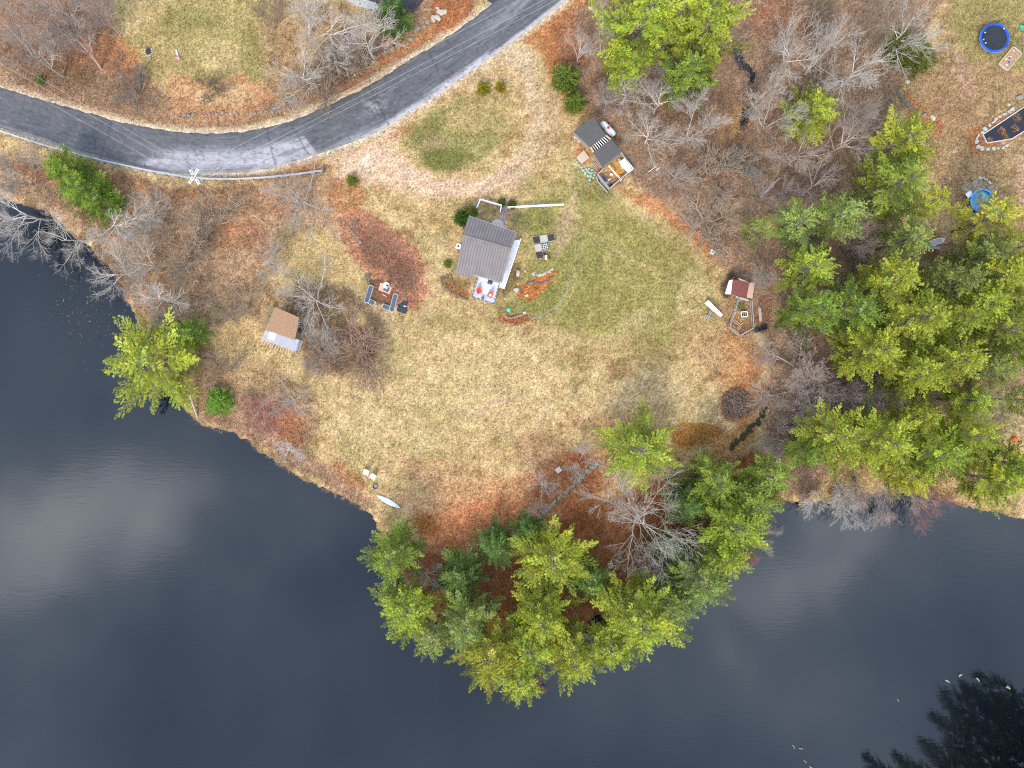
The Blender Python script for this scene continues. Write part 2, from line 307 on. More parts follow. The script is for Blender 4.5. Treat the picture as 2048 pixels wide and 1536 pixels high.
 ([(1200, 345), (1255, 345), (1245, 370), (1217, 378)], (.2, .11, .06), 4, .8, .5), (ell(1232, 345, 12, 22, -35), (.42, .19, .035), 5, .9, .3), (ell(1165, 310, 18, 22, -35), (.36, .17, .08), 10, .7, .5),
 ([(1455, 555), (1475, 600), (1505, 600), (1525, 660), (1478, 672), (1455, 655), (1440, 640)], (.27, .16, .09), 10, .7, .5), (ell(1458, 570, 14, 28, 20), (.07, .045, .035), 7, .85, .4), (ell(1480, 612, 9, 10), (.07, .10, .03), 5, .8, .4), (ell(1527, 630, 16, 40), (.18, .09, .055), 10, .7, .5),
 (ell(1007, 424, 10, 18), STRAW, 8, .4, .5),
]
TRACKS = [[(1118, 300), (1142, 370), (1158, 450), (1155, 530), (1135, 600), (1085, 655), (1000, 690), (900, 690)], [(860, 400), (850, 470), (865, 560), (850, 640), (800, 720)], [(1158, 450), (1260, 520), (1350, 560), (1420, 590)], [(1085, 655), (1180, 690), (1300, 660), (1400, 620)]]
BROOK = [(1472, 96), (1484, 120), (1500, 145), (1504, 185), (1490, 225), (1482, 262)]
def ground_colour(px, py):
    wx = (fbm(px / 40, py / 40, 5) - .5) * 36 + (fbm(px / 9, py / 9, 9, 2) - .5) * 9
    wy = (fbm(px / 40, py / 40, 55) - .5) * 36 + (fbm(px / 9, py / 9, 59, 2) - .5) * 9
    big = fbm(px / 70, py / 70, 3, 4); mid = fbm(px / 16, py / 16, 13, 4); fin = fbm(px / 5, py / 5, 23, 3)
    c = np.empty(px.shape + (3,)); c[:] = STRAW
    def over(col, w):
        nonlocal c
        c = c * (1 - w[..., None]) + np.array(col) * w[..., None]
    over(PALE, sstep(.5, .72, mid) * .6); over(LGREEN, sstep(.54, .72, big) * .3)
    pa = fbm(px / 26, py / 26, 101, 4); pb_ = fbm(px / 20, py / 20, 131, 4); pc_ = fbm(px / 34, py / 34, 151, 5)
    over((.17, .155, .05), sstep(.58, .76, pa) * .5); over((.40, .27, .17), sstep(.58, .76, pb_) * .6); over((.25, .15, .075), sstep(.62, .76, pc_) * .7); over((.46, .36, .22), sstep(.40, .26, pc_) * .6)
    for poly, col, soft, op, brk in ZONES:
        q = np.array(poly); m = soft + 40
        sel = (px > q[:, 0].min() - m) & (px < q[:, 0].max() + m) & (py > q[:, 1].min() - m) & (py < q[:, 1].max() + m)
        if not sel.any(): continue
        k = min(1, soft / 18)
        d = sdf(px[sel] + wx[sel] * k, py[sel] + wy[sel] * k, poly)
        w = sstep(soft * .6, -soft * .6, d)
        w = np.clip(w * (1 + brk) - brk * 1.6 * (1 - (.55 * mid[sel] + .45 * fin[sel])) * (1.25 - w * .5), 0, 1) if brk else w
        w *= op
        c[sel] = c[sel] * (1 - w[..., None]) + np.array(col) * w[..., None]
    for line in TRACKS:
        for off in (-5, 5):
            w = sstep(4.5, 1.5, ldist(px + off + wx * .15, py + off * .4 + wy * .15, line)); over((.43, .31, .20), w * .22)
    # road shoulders
    dr = sdf(px, py, ROADP)
    over(SAND, sstep(16, 4, dr + (mid - .5) * 16) * .85)
    over((.55, .47, .40), sstep(6, 1, dr + (mid - .5) * 10) * np.clip(sstep(100, 300, py), .25, 1) * .7)
    # wet bank and bottom
    dp = sdf(px, py, POND)
    over((.10, .065, .04), sstep(5, -3, dp + (mid - .5) * 10) * .7)
    db = ldist(px + wx * .8, py + wy * .8, BROOK)
    over((.09, .07, .05), sstep(13, 3, db + (mid - .5) * 30) * .7)
    far = np.maximum(np.abs(px - 1024) - 1400, np.abs(py - 768) - 1100)
    over((.12, .10, .05), sstep(0, 500, far))
    # natural mottling of the ground cover
    spots = fbm(px / 3.4, py / 3.4, 171, 2); over((.12, .085, .04), sstep(.72, .84, spots) * .55)
    c = c * (.74 + .52 * mid[..., None]) * (.68 + .64 * fin[..., None])
    c *= np.array([1.0, .92, .78]); c[..., 1] *= .97 + .06 * big
    return np.clip(c, .006, .8), dp, db
def axis(lo, hi, step, far):
    a = list(np.arange(lo, hi + step / 2, step)); d = step; l = a[0]; r = a[-1]; L = []; Rr = []
    while r < far: d *= 1.5; r += d; l -= d; Rr.append(r); L.append(l)
    return np.array(L[::-1] + a + Rr)
gx = axis(-94, 94, .36, 2500); gy = axis(-72, 72, .36, 2500)
X, Y = np.meshgrid(gx, gy); PX = X / S + 1024; PY = 768 - Y / S
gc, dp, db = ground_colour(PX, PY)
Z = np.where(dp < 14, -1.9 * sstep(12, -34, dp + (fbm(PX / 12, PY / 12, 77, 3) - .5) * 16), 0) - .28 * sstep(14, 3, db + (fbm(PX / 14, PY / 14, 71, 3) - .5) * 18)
nx, ny = len(gx), len(gy)
idx = np.arange(nx * ny).reshape(ny, nx)
quads = np.stack([idx[:-1, :-1], idx[:-1, 1:], idx[1:, 1:], idx[1:, :-1]], -1).reshape(-1, 4)

def ground_material():
    m = bpy.data.materials.new('ground_cover'); m.use_nodes = True; t = m.node_tree; b = t.nodes['Principled BSDF']
    b.inputs['Roughness'].default_value = .95; b.inputs['Specular IOR Level'].default_value = .1
    a = N(t, 'ShaderNodeAttribute', attribute_name='Col'); tc = N(t, 'ShaderNodeTexCoord'); src = a.outputs['Color']
    def nz(scale, lo, hi, a0, a1, det=4):
        n = N(t, 'ShaderNodeTexNoise'); n.inputs['Scale'].default_value = scale; n.inputs['Detail'].default_value = det; n.inputs['Roughness'].default_value = .7
        t.links.new(tc.outputs['Object'], n.inputs['Vector'])
        r = N(t, 'ShaderNodeMapRange'); t.links.new(n.outputs['Fac'], r.inputs[0])
        for k, v in zip((1, 2, 3, 4), (lo, hi, a0, a1)): r.inputs[k].default_value = v
        return n, r
    for sc, lo, hi, a0, a1 in ((.9, .3, .7, .80, 1.20), (2.6, .34, .66, .60, 1.40), (6.5, .36, .64, .60, 1.40)):
        n, r = nz(sc, lo, hi, a0, a1)
        mm = N(t, 'ShaderNodeMix', data_type='RGBA', blend_type='MULTIPLY'); mm.inputs[0].default_value = 1
        t.links.new(src, mm.inputs[6]); t.links.new(r.outputs[0], mm.inputs[7]); src = mm.outputs[2]
    n, r = nz(1.7, .3, .7, -.03, .03)
    hs = N(t, 'ShaderNodeHueSaturation'); ad = N(t, 'ShaderNodeMath', operation='ADD'); ad.inputs[1].default_value = .5
    t.links.new(r.outputs[0], ad.inputs[0]); t.links.new(ad.outputs[0], hs.inputs['Hue']); t.links.new(src, hs.inputs['Color'])
    t.links.new(hs.outputs[0], b.inputs['Base Color'])
    n, r = nz(5, 0, 1, 0, 1, 8); bp = N(t, 'ShaderNodeBump'); bp.inputs['Strength'].default_value = .7; bp.inputs['Distance'].default_value = .18
    t.links.new(n.outputs['Fac'], bp.inputs['Height']); t.links.new(bp.outputs[0], b.inputs['Normal'])
    return m
MGROUND = ground_material()
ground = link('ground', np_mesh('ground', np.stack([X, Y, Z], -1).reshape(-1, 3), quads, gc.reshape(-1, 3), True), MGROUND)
tag(ground, kind='structure')

# pond: one still dark sheet with fine wind ripples
def water_material():
    m = bpy.data.materials.new('pond_water'); m.use_nodes = True; t = m.node_tree; b = t.nodes['Principled BSDF']
    b.inputs['Base Color'].default_value = (.003, .0045, .0075, 1); b.inputs['Roughness'].default_value = .02; b.inputs['IOR'].default_value = 1.56
    tc = N(t, 'ShaderNodeTexCoord')
    def wave(rot, sx, sy, det=3):
        mp = N(t, 'ShaderNodeMapping'); mp.inputs['Rotation'].default_value = (0, 0, R(rot)); mp.inputs['Scale'].default_value = (sx, sy, 1)
        n = N(t, 'ShaderNodeTexNoise'); n.inputs['Scale'].default_value = 1; n.inputs['Detail'].default_value = det
        t.links.new(tc.outputs['Object'], mp.inputs[0]); t.links.new(mp.outputs[0], n.inputs['Vector']); return n
    n1 = wave(-12, .5, 2.6); n2 = wave(30, 3.0, 3.6, 4); n3 = wave(0, .05, .05, 2)
    mr = N(t, 'ShaderNodeMapRange'); mr.inputs[1].default_value = .35; mr.inputs[2].default_value = .65; mr.inputs[3].default_value = .25; mr.inputs[4].default_value = 1
    t.links.new(n3.outputs['Fac'], mr.inputs[0])
    mu = N(t, 'ShaderNodeMath', operation='MULTIPLY'); t.links.new(n1.outputs['Fac'], mu.inputs[0]); t.links.new(mr.outputs[0], mu.inputs[1])
    ad = N(t, 'ShaderNodeMath', operation='MULTIPLY_ADD'); t.links.new(n2.outputs['Fac'], ad.inputs[0]); ad.inputs[1].default_value = .2; t.links.new(mu.outputs[0], ad.inputs[2])
    bp = N(t, 'ShaderNodeBump'); bp.inputs['Strength'].default_value = .5; bp.inputs['Distance'].default_value = .015
    t.links.new(ad.outputs[0], bp.inputs['Height']); t.links.new(bp.outputs[0], b.inputs['Normal'])
    return m
WZ = -.55
def sheet(name, x0, x1, y0, y1, z, material):
    o = link(name, np_mesh(name, [(x0, y0, z), (x1, y0, z), (x1, y1, z), (x0, y1, z)], [(0, 1, 2, 3)], None, True), material); return tag(o, kind='structure')
MWATER = water_material()
sheet('pond_water', -430, 310, -104, 40, WZ, MWATER)
bw = MB()
for i in range(len(BROOK) - 1):
    a, b = G(*BROOK[i]), G(*BROOK[i + 1]); d = (b - a).normalized(); n = Vector((-d.y, d.x, 0)) * .9
    a2 = a - d * .1; b2 = b + d * .1
    z = -.17 - .0006 * i
    bw.add([(a2 + n)[:2] + (z,), (a2 - n)[:2] + (z,), (b2 - n)[:2] + (z,), (b2 + n)[:2] + (z,)], [(0, 1, 2, 3)])
tag(link('brook', bw.mesh('brook'), MWATER), kind='structure')

# road -------------------------------------------------------------------------
def resample(line, n):
    p = np.array(line, float); s = np.r_[0, np.cumsum(np.hypot(*np.diff(p, axis=0).T))]; t = np.linspace(0, s[-1], n)
    return np.stack([np.interp(t, s, p[:, 0]), np.interp(t, s, p[:, 1])], -1)
def smooth_line(p, k=3):
    for _ in range(k):
        q = p.copy(); q[1:-1] = (p[:-2] + 2 * p[1:-1] + p[2:]) / 4; p = q
    return p
NR, NC = 900, 44
A = smooth_line(resample(TOPE, NR), 120); B = smooth_line(resample(BOTE, NR), 120)
tt = np.linspace(0, 1, NC)
rp_ = A[:, None] * (1 - tt[None, :, None]) + B[:, None] * tt[None, :, None]
along = np.arange(NR)[:, None] * 2.15 / 10 + 0 * tt[None]
jit = (fbm(along * .8, along * 0 + 3, 31, 3) - .5) * 5
rp_[:, 0] += (np.stack([jit[:, 0] * .3, jit[:, 0]], -1)); rp_[:, -1] += (np.stack([jit[:, 5] * .3, jit[:, 0] * -.6], -1))
RX, RY = rp_[..., 0], rp_[..., 1]
base = np.empty(RX.shape + (3,)); base[:] = (.098, .094, .096)
strk = fbm(along * .12, tt[None] * 9 + 0 * along, 41, 4); sp = fbm(RX / 5, RY / 5, 43, 3)
def ov(w, col):
    global base
    base = base * (1 - w[..., None]) + np.array(col) * w[..., None]
def band(c, wd): return sstep(wd, wd * .3, np.abs(tt[None] - c) + 0 * along)
ov(band(.3, .12) * strk * .5, (.10, .10, .108)); ov(band(.72, .12) * strk * .45, (.095, .095, .105))
old = sdf(RX, RY, [(250, 342), (300, 300), (335, 282), (430, 276), (520, 274), (585, 262), (606, 262), (636, 309), (560, 340), (400, 356)])
lowish = sstep(.25, .75, tt[None] + 0 * along)
ov(np.where(old < 0, sstep(0, -34, old + (strk - .5) * 40), 0) * (.18 + .8 * sstep(.26, .66, lowish * .52 + strk * .6)) , (.36, .325, .345))
sharp = sdf(RX, RY, [(540, 290), (608, 272), (636, 309), (560, 340), (500, 344)])
ov(sstep(2, -2, sharp) * (.35 + .6 * strk), (.36, .33, .345))
ov(np.exp(-((RX - 750) / 20) ** 2 - ((RY - 212) / 16) ** 2) * sstep(.45, .66, sp) * .6, (.30, .29, .30))
ov(sstep(.84, .97, tt[None] + (strk - .5) * .25) * sstep(640, 760, RX) * .8, (.44, .40, .42))
ov(sstep(.9, 1, tt[None] + (strk - .5) * .1) * .5, (.36, .32, .30)); ov(sstep(.06, 0, tt[None] + (strk - .5) * .04) * .4, (.03, .03, .033))
ov(band(.42, .16) * sstep(880, 1060, RX) * sstep(.35, .6, strk) * .6, (.21, .205, .215))  # pale sheen along the road centre, painted into the asphalt colour
ov(band(.55, .25) * sstep(240, 330, RX) * sstep(640, 500, RX) * strk * .5, (.17, .16, .155))
fine = fbm(along * .35, tt[None] * 26 + 0 * along, 47, 3)
ov(sstep(.60, .74, fine) * .45, (.05, .05, .053)); ov(sstep(.36, .26, fine) * .35, (.2, .19, .19))
crk = np.abs(fbm(RX / 26, RY / 26, 61, 4) - .5); ov(sstep(.012, .003, crk) * .6, (.035, .034, .034))
for sx_, sl_ in ((541, .25), (752, .5), (606, .55), (905, .5), (210, -.3)):
    ov(sstep(2.4, .8, np.abs(RX - sx_ - (RY - 290 if sx_ < 700 else RY - 200) * sl_ + (sp - .5) * 8)) * .55, (.04, .04, .042))
base *= (.74 + .52 * sp[..., None])
ri = np.arange(NR * NC).reshape(NR, NC)
rq = np.stack([ri[:-1, :-1], ri[1:, :-1], ri[1:, 1:], ri[:-1, 1:]], -1).reshape(-1, 4)
RV = np.stack([(RX - 1024) * S, (768 - RY) * S, .03 + .05 * np.sin(np.pi * tt)[None] + 0 * RX], -1).reshape(-1, 3)
MROAD = mat('asphalt', attr='Col', rough=.85, var=.16, scale=7, bump=.25, bscale=25, spec=.25)
tag(link('road', np_mesh('road', RV, rq, base.reshape(-1, 3), True), MROAD), kind='structure')
def flat(name, poly, z, material):
    m = MB(); p = [G(*q) for q in poly]
    ar = sum(p[i].x * p[(i + 1) % len(p)].y - p[(i + 1) % len(p)].x * p[i].y for i in range(len(p)))
    if ar < 0: p = p[::-1]
    m.add([(q.x, q.y, z) for q in p], [tuple(range(len(p)))]); return tag(link(name, m.mesh(name), material), kind='structure')
MASPH2 = mat('dark_asphalt', (.045, .045, .05), .85, .2, 3, .2)
flat('side_road', [(971, -2), (985, 8), (1012, -8), (1030, -60), (1010, -120), (975, -60)], .022, MASPH2)
flat('paved_driveway', [(700, -60), (722, -2), (750, 10), (800, 14), (826, 26), (848, 0), (880, -60)], .02, MASPH2)
flat('kerb_path', [(682, -40), (690, 0), (715, 12), (755, 24), (775, 16), (745, 4), (724, -4), (705, -40)], .026, mat('pale_concrete', (.42, .39, .36), .9, .15, 3, .2))
# ------------------------------------------------------------------ vegetation
class TB:
    """fast triangle soup with colours"""
    def __init__(s): s.v = []; s.c = []; s.f = []; s.n = 0
    def put(s, v, f, c):
        v = np.asarray(v, np.float32); s.v.append(v); s.f.append(np.asarray(f, np.int32) + s.n)
        c = np.asarray(c, np.float32); s.c.append(np.broadcast_to(c, (len(v), 3))); s.n += len(v)
    def mesh(s, name, smooth=False): return np_mesh(name, np.concatenate(s.v), np.concatenate(s.f), np.concatenate(s.c), False, smooth)
def unit(v): return v / (np.linalg.norm(v, axis=-1, keepdims=True) + 1e-9)
def limb(tb, pts, rad, col, sides=3):
    """tapered twig or limb through the points"""
    pts = np.asarray(pts, float); n = len(pts); rad = np.asarray(rad, float)
    d = unit(np.gradient(pts, axis=0)); ref = np.where(np.abs(d[:, 2:3]) < .9, [[0, 0, 1.]], [[1., 0, 0]])
    a = unit(np.cross(d, ref)); b = np.cross(a, d)
    t = 2 * np.pi * np.arange(sides) / sides
    v = pts[:, None] + (a[:, None] * np.cos(t)[None, :, None] + b[:, None] * np.sin(t)[None, :, None]) * rad[:, None, None]
    i = np.arange(n - 1)[:, None] * sides; k = np.arange(sides)[None]; k2 = (k + 1) % sides
    f = np.concatenate([np.stack([i + k, i + k2, i + sides + k2], -1).reshape(-1, 3), np.stack([i + k, i + sides + k2, i + sides + k], -1).reshape(-1, 3)])
    tb.put(v.reshape(-1, 3), f, col)
def blades(tb, pos, dirs, length, width, col, rng):
    """flat tapering needles: one triangle each"""
    n = len(pos); side = unit(np.cross(dirs, rng.normal(size=(n, 3)))) * width[:, None] / 2
    v = np.stack([pos - side, pos + side, pos + dirs * length[:, None]], 1).reshape(-1, 3)
    f = np.arange(3 * n).reshape(n, 3); tb.put(v, f, np.repeat(col, 3, 0))

def gen_pine(seed, h=15., Rr=5., sparse=1.0, base=.18, droop=.0):
    rng = np.random.default_rng(seed); wood = TB(); leaf = TB()
    bend = rng.normal(size=2) * .25
    ax = lambda z: np.array([bend[0] * (z / h) ** 2, bend[1] * (z / h) ** 2, z])
    zs = np.linspace(0, h * .985, 9)
    limb(wood, [ax(z) for z in zs], [.24 * (1 - z / h) ** .8 + .025 for z in zs], (.16, .12, .095), 7)
    z = h * base; P = []; D = []; C = []; Lh = []
    while z < h * .97:
        t = (z - h * base) / (h * (1 - base))
        env = Rr * (1 - t) ** .72 * (.55 + .45 * min(1, t / .22))
        nb = int(rng.integers(4, 7)); a0 = rng.uniform(0, 6.28)
        for k in range(nb):
            if rng.random() > sparse * (.97 if t > .3 else .8): continue
            az = a0 + 6.283 * k / nb + rng.normal() * .22; L = env * rng.uniform(.55, 1.22) + .25
            up = .12 + .5 * t + rng.normal() * .07 - droop
            o = np.array([math.cos(az), math.sin(az), 0]); p0 = ax(z)
            s = np.linspace(0, 1, 5); pts = p0 + o * (L * s)[:, None] + np.array([0, 0, 1]) * (L * (up * s - .12 * s * (1 - s) * 2 + .16 * s ** 3))[:, None]
            limb(wood, pts, .05 * (1 - s * .85) * (L / 5 + .25), (.27, .23, .195), 3)
            tint = rng.uniform(.45, 1.45)
            # side shoots, each a plume of needle tufts
            ns = max(4, int(L * 3.3))
            for j in range(ns):
                q = .26 + .74 * (j + rng.random() * .7) / ns; q = min(q, 1)
                pb = p0 + o * (L * q) + np.array([0, 0, L * (up * q - .24 * q * (1 - q) + .16 * q ** 3)])
                sgn = 1 if j % 2 else -1
                ang = az + sgn * rng.uniform(.45, 1.0) * (1 - .55 * q ** 3); l2 = (.34 * L * (1 - q) + .42) * rng.uniform(.7, 1.25)
                if j == ns - 1: ang = az; l2 = .5
                d2 = np.array([math.cos(ang), math.sin(ang), .30 + rng.normal() * .12]); d2 /= np.linalg.norm(d2)
                m = max(2, int(l2 / .2))
                for i in range(m):
                    P.append(pb + d2 * l2 * (i + .6) / m + rng.normal(size=3) * .05); D.append(d2); C.append(tint * rng.uniform(.8, 1.2)); Lh.append(rng.random())
        z += rng.uniform(.46, .74) * (h / 15) * (1.15 - .35 * t)
    for _ in range(14):
        P.append(ax(h * rng.uniform(.93, 1.0))); D.append(unit(rng.normal(size=3) * .4 + np.array([0, 0, 1]))); C.append(rng.uniform(.9, 1.2)); Lh.append(rng.random())
    P = np.array(P); D = np.array(D); C = np.array(C); Lh = np.array(Lh); nb = 19
    pos = np.repeat(P, nb, 0) + rng.normal(size=(len(P) * nb, 3)) * .035
    dirs = unit(np.repeat(D, nb, 0) * .9 + rng.normal(size=(len(P) * nb, 3)) * .55 + np.array([0, 0, .18]))
    cc = np.repeat(C, nb) * rng.uniform(.82, 1.18, len(pos)); yel = np.repeat(Lh, nb)
    col = np.stack([.62 + .5 * yel, .92 + .16 * yel, .95 - .5 * yel], -1) * cc[:, None]
    blades(leaf, pos, dirs, rng.uniform(.18, .33, len(pos)), rng.uniform(.035, .068, len(pos)), col, rng)
    return wood.mesh('pine_trunk', True), leaf.mesh('pine_crown')

def gen_bare(seed, h=9., Rr=4., style='spread', stems=1, thick=.15, twig=.007, dense=False):
    rng = np.random.default_rng(seed); trunk = TB(); br = TB()
    def grow(p, d, L, r, lev):
        n = 5 if lev < 2 else 4; s = np.linspace(0, 1, n)
        wob = rng.normal(size=(n, 3)) * L * (.05 if lev else .02); wob[0] = 0
        pts = p + d * (L * s)[:, None] + np.cumsum(wob, 0) * .6 + np.array([0, 0, 1]) * (L * (.10 if lev > 1 else .04) * s ** 2)[:, None]
        rr = np.maximum(r * (1 - .62 * s), twig * .7)
        sh = rng.uniform(.75, 1.15)
        limb(trunk if lev == 0 else br, pts, rr, np.array((1., 1., 1.)) * sh, 6 if lev == 0 else (4 if lev == 1 else 3))
        if lev >= 4: return
        nchild = (9, 7, 6, 5)[lev] if style == 'spread' else (9, 6, 5, 4)[lev]
        if dense: nchild = (12, 8, 7, 5)[lev]
        if style == 'shrub': nchild = (6, 5, 4, 0)[lev]
        for k in range(nchild):
            q = rng.uniform(.35 if lev == 0 else .22, 1.0); q = 1 if k == 0 else q
            i = q * (n - 1); a = int(min(i, n - 2)); pp = pts[a] + (pts[a + 1] - pts[a]) * (i - a)
            spread = {'spread': (1.05, .75, .7, .7), 'vase': (.42, .5, .5, .55), 'shrub': (.7, .6, .6, .6)}[style][lev]
            if k == 0: spread *= .4
            perp = unit(np.cross(d, rng.normal(size=3))); nd = unit(d * math.cos(spread) + perp * math.sin(spread) + np.array([0, 0, .10]))
            if style == 'spread' and lev <= 1: nd[2] = max(nd[2], -.02)
            Lc = L * rng.uniform(.5, .8) * (1.15 - .4 * q) * ((1.1 if style == 'spread' else .8) if lev == 0 else .82)
            grow(pp, nd, Lc, max(r * (.58 if k else .7) * (1 - .35 * q), twig), lev + 1)
    for i in range(stems):
        a = rng.uniform(0, 6.28); tl = 0 if stems == 1 else rng.uniform(.15, .5)
        d = unit(np.array([math.cos(a) * tl, math.sin(a) * tl, 1]))
        p = np.array([math.cos(a), math.sin(a), 0]) * (0 if stems == 1 else .2)
        grow(p, d, h * {'spread': .46, 'vase': .55, 'shrub': .5}[style] * rng.uniform(.85, 1.1), thick if stems == 1 else thick * rng.uniform(.55, 1), 0)
    vs = np.concatenate(br.v); rad = np.percentile(np.hypot(vs[:, 0], vs[:, 1]), 97); top = np.percentile(vs[:, 2], 99.5)
    for tb in (trunk, br): tb.v = [v * np.array([Rr / rad, Rr / rad, h / top], np.float32) for v in tb.v]
    return trunk.mesh('bare_trunk', True), br.mesh('bare_branches')

def gen_bush(seed, h=2., Rr=1.2, n=5200, leaf=.16):
    rng = np.random.default_rng(seed); tb = TB(); st = TB()
    th = rng.uniform(0, 6.28, n); zz = rng.random(n) ** .8; rad = np.sqrt(rng.uniform(.15, 1, n))
    lump = 1 + .30 * np.sin(th * 3 + seed) * np.sin(zz * 7 + seed) + .24 * np.sin(th * 7 + zz * 9) + .12 * np.sin(th * 13 + seed)
    env = Rr * np.sin(np.clip(zz * .86 + .14, 0, 1) * np.pi) ** .6 * lump
    pos = np.stack([np.cos(th) * env * rad, np.sin(th) * env * rad, zz * h * (.9 + .1 * lump)], -1)
    dirs = unit(np.stack([np.cos(th), np.sin(th), np.full(n, .6)], -1) + rng.normal(size=(n, 3)) * .55)
    y = rng.random(n); c = np.stack([.7 + .45 * y, .92 + .14 * y, .9 - .3 * y], -1) * rng.uniform(.7, 1.25, n)[:, None]
    blades(tb, pos, dirs, rng.uniform(.8, 1.9, n) * leaf, rng.uniform(.35, .7, n) * leaf, c, rng)
    for k in range(7):
        a = rng.uniform(0, 6.28); limb(st, [(0, 0, 0), (math.cos(a) * Rr * .3, math.sin(a) * Rr * .3, h * .45), (math.cos(a) * Rr * .5, math.sin(a) * Rr * .5, h * .8)], [.05, .035, .015], (.14, .11, .08), 4)
    return st.mesh('bush_stems'), tb.mesh('bush_crown')

MLEAF = mat('needles', attr='Col', objcol=True, rough=.6, var=.18, scale=.9, spec=.25, transl=.16)
MBARK = mat('bark', attr='Col', objcol=True, rough=.9, var=.2, scale=3, spec=.1)
MTRUNK = mat('pine_bark', attr='Col', rough=.95, var=.25, scale=5, spec=.1)
PINES = [gen_pine(11), gen_pine(12, Rr=5.2), gen_pine(13, base=.12), gen_pine(14, sparse=.88, base=.28), gen_pine(15, sparse=.72, base=.3), gen_pine(16, h=15, Rr=5, base=.06), gen_pine(17, Rr=7.5, base=.14), gen_pine(18, Rr=7.5, base=.2, sparse=.93)]
print('PINE TRIS', [len(l.polygons) + len(w.polygons) for w, l in PINES])
BARES = {'s': [gen_bare(21, thick=.13), gen_bare(22, thick=.12), gen_bare(23, thick=.10)],
         'o': [gen_bare(30, h=12, Rr=9, thick=.075, twig=.0085, dense=True)],
         'v': [gen_bare(24, h=9, Rr=3.4, style='vase', stems=3, thick=.075), gen_bare(25, h=9, Rr=3.4, style='vase', stems=4, thick=.07), gen_bare(26, h=9, Rr=3, style='vase', stems=2, thick=.08)],
         'b': [gen_bare(27, h=3, Rr=2.2, style='shrub', stems=7, thick=.045, twig=.009), gen_bare(28, h=3, Rr=2.4, style='shrub', stems=9, thick=.04, twig=.009)]}
BUSH = [gen_bush(31), gen_bush(32), gen_bush(33, h=2.4, Rr=1.0)]
for w, l in PINES: w.materials.append(MTRUNK); l.materials.append(MLEAF)
for k in BARES:
    for w, l in BARES[k]: w.materials.append(MBARK); l.materials.append(MBARK)
for w, l in BUSH: w.materials.append(MTRUNK); l.materials.append(MLEAF)
VR = random.Random(4)
def plant(name, meshes, parts, label, cat, px, py, rpx, h, h0, R0, color, lean=None, group=None, zc=.6, dz=0):
    """a tree whose crown (at zc of its height) shows at that pixel; lean = (dx, dy, degrees) in picture directions"""
    c = G(px, py, h * zc); base = Vector((c.x, c.y, 0))
    t = thing(name, label, cat, base, group); k = rpx * S * (H - h * zc) / H / R0
    t.scale = (k, k, h / h0)
    if lean:
        ang = R(lean[2]); axv = Vector((lean[0], -lean[1], 0)).normalized()
        q = Vector((0, 0, 1)).rotation_difference(Vector((axv.x * math.sin(ang), axv.y * math.sin(ang), math.cos(ang))))
        t.rotation_mode = 'QUATERNION'; from mathutils import Quaternion
        t.rotation_quaternion = q @ Quaternion((0, 0, 1), VR.uniform(0, 6.28))
        t.location = base - axv * math.tan(ang) * h * zc * .8
    else: t.rotation_euler = (0, 0, VR.uniform(0, 6.28))
    # keep the foot in the ground where the bank drops
    P = t.location; d = float(sdf(np.array([P.x / S + 1024.]), np.array([768 - P.y / S]), POND)[0])
    t.location.z = -.05 - (1.9 * float(sstep(12, -34, np.array([d]))[0]) if d < 14 else 0) + dz
    for n, me in zip(parts, meshes):
        o = bpy.data.objects.new(n, me); COL.objects.link(o); o.parent = t; o.color = color
    return t
YG = (.455, .435, .07, 1); MG = (.335, .36, .075, 1); DG = (.18, .24, .065, 1); OL = (.35, .35, .115, 1); LG = (.50, .455, .07, 1)
def pines(rows):
    for px, py, r, h, var, col, label in rows:
        j = VR.uniform(.93, 1.08); c = (col[0] * j, col[1] * VR.uniform(.96, 1.04), col[2], 1)
        r *= 1.15 if px > 1480 and 390 < py < 1000 else 1.34
        wide = r * S * .93 > 6.2
        if wide: var = 6 + (var + int(px)) % 2
        plant('pine_tree', PINES[var], ('trunk', 'crown'), label, 'pine tree', px, py, r, h, 15, 7.5 if wide else 5, c, group='pine trees').scale.x *= VR.uniform(.86, 1.14)
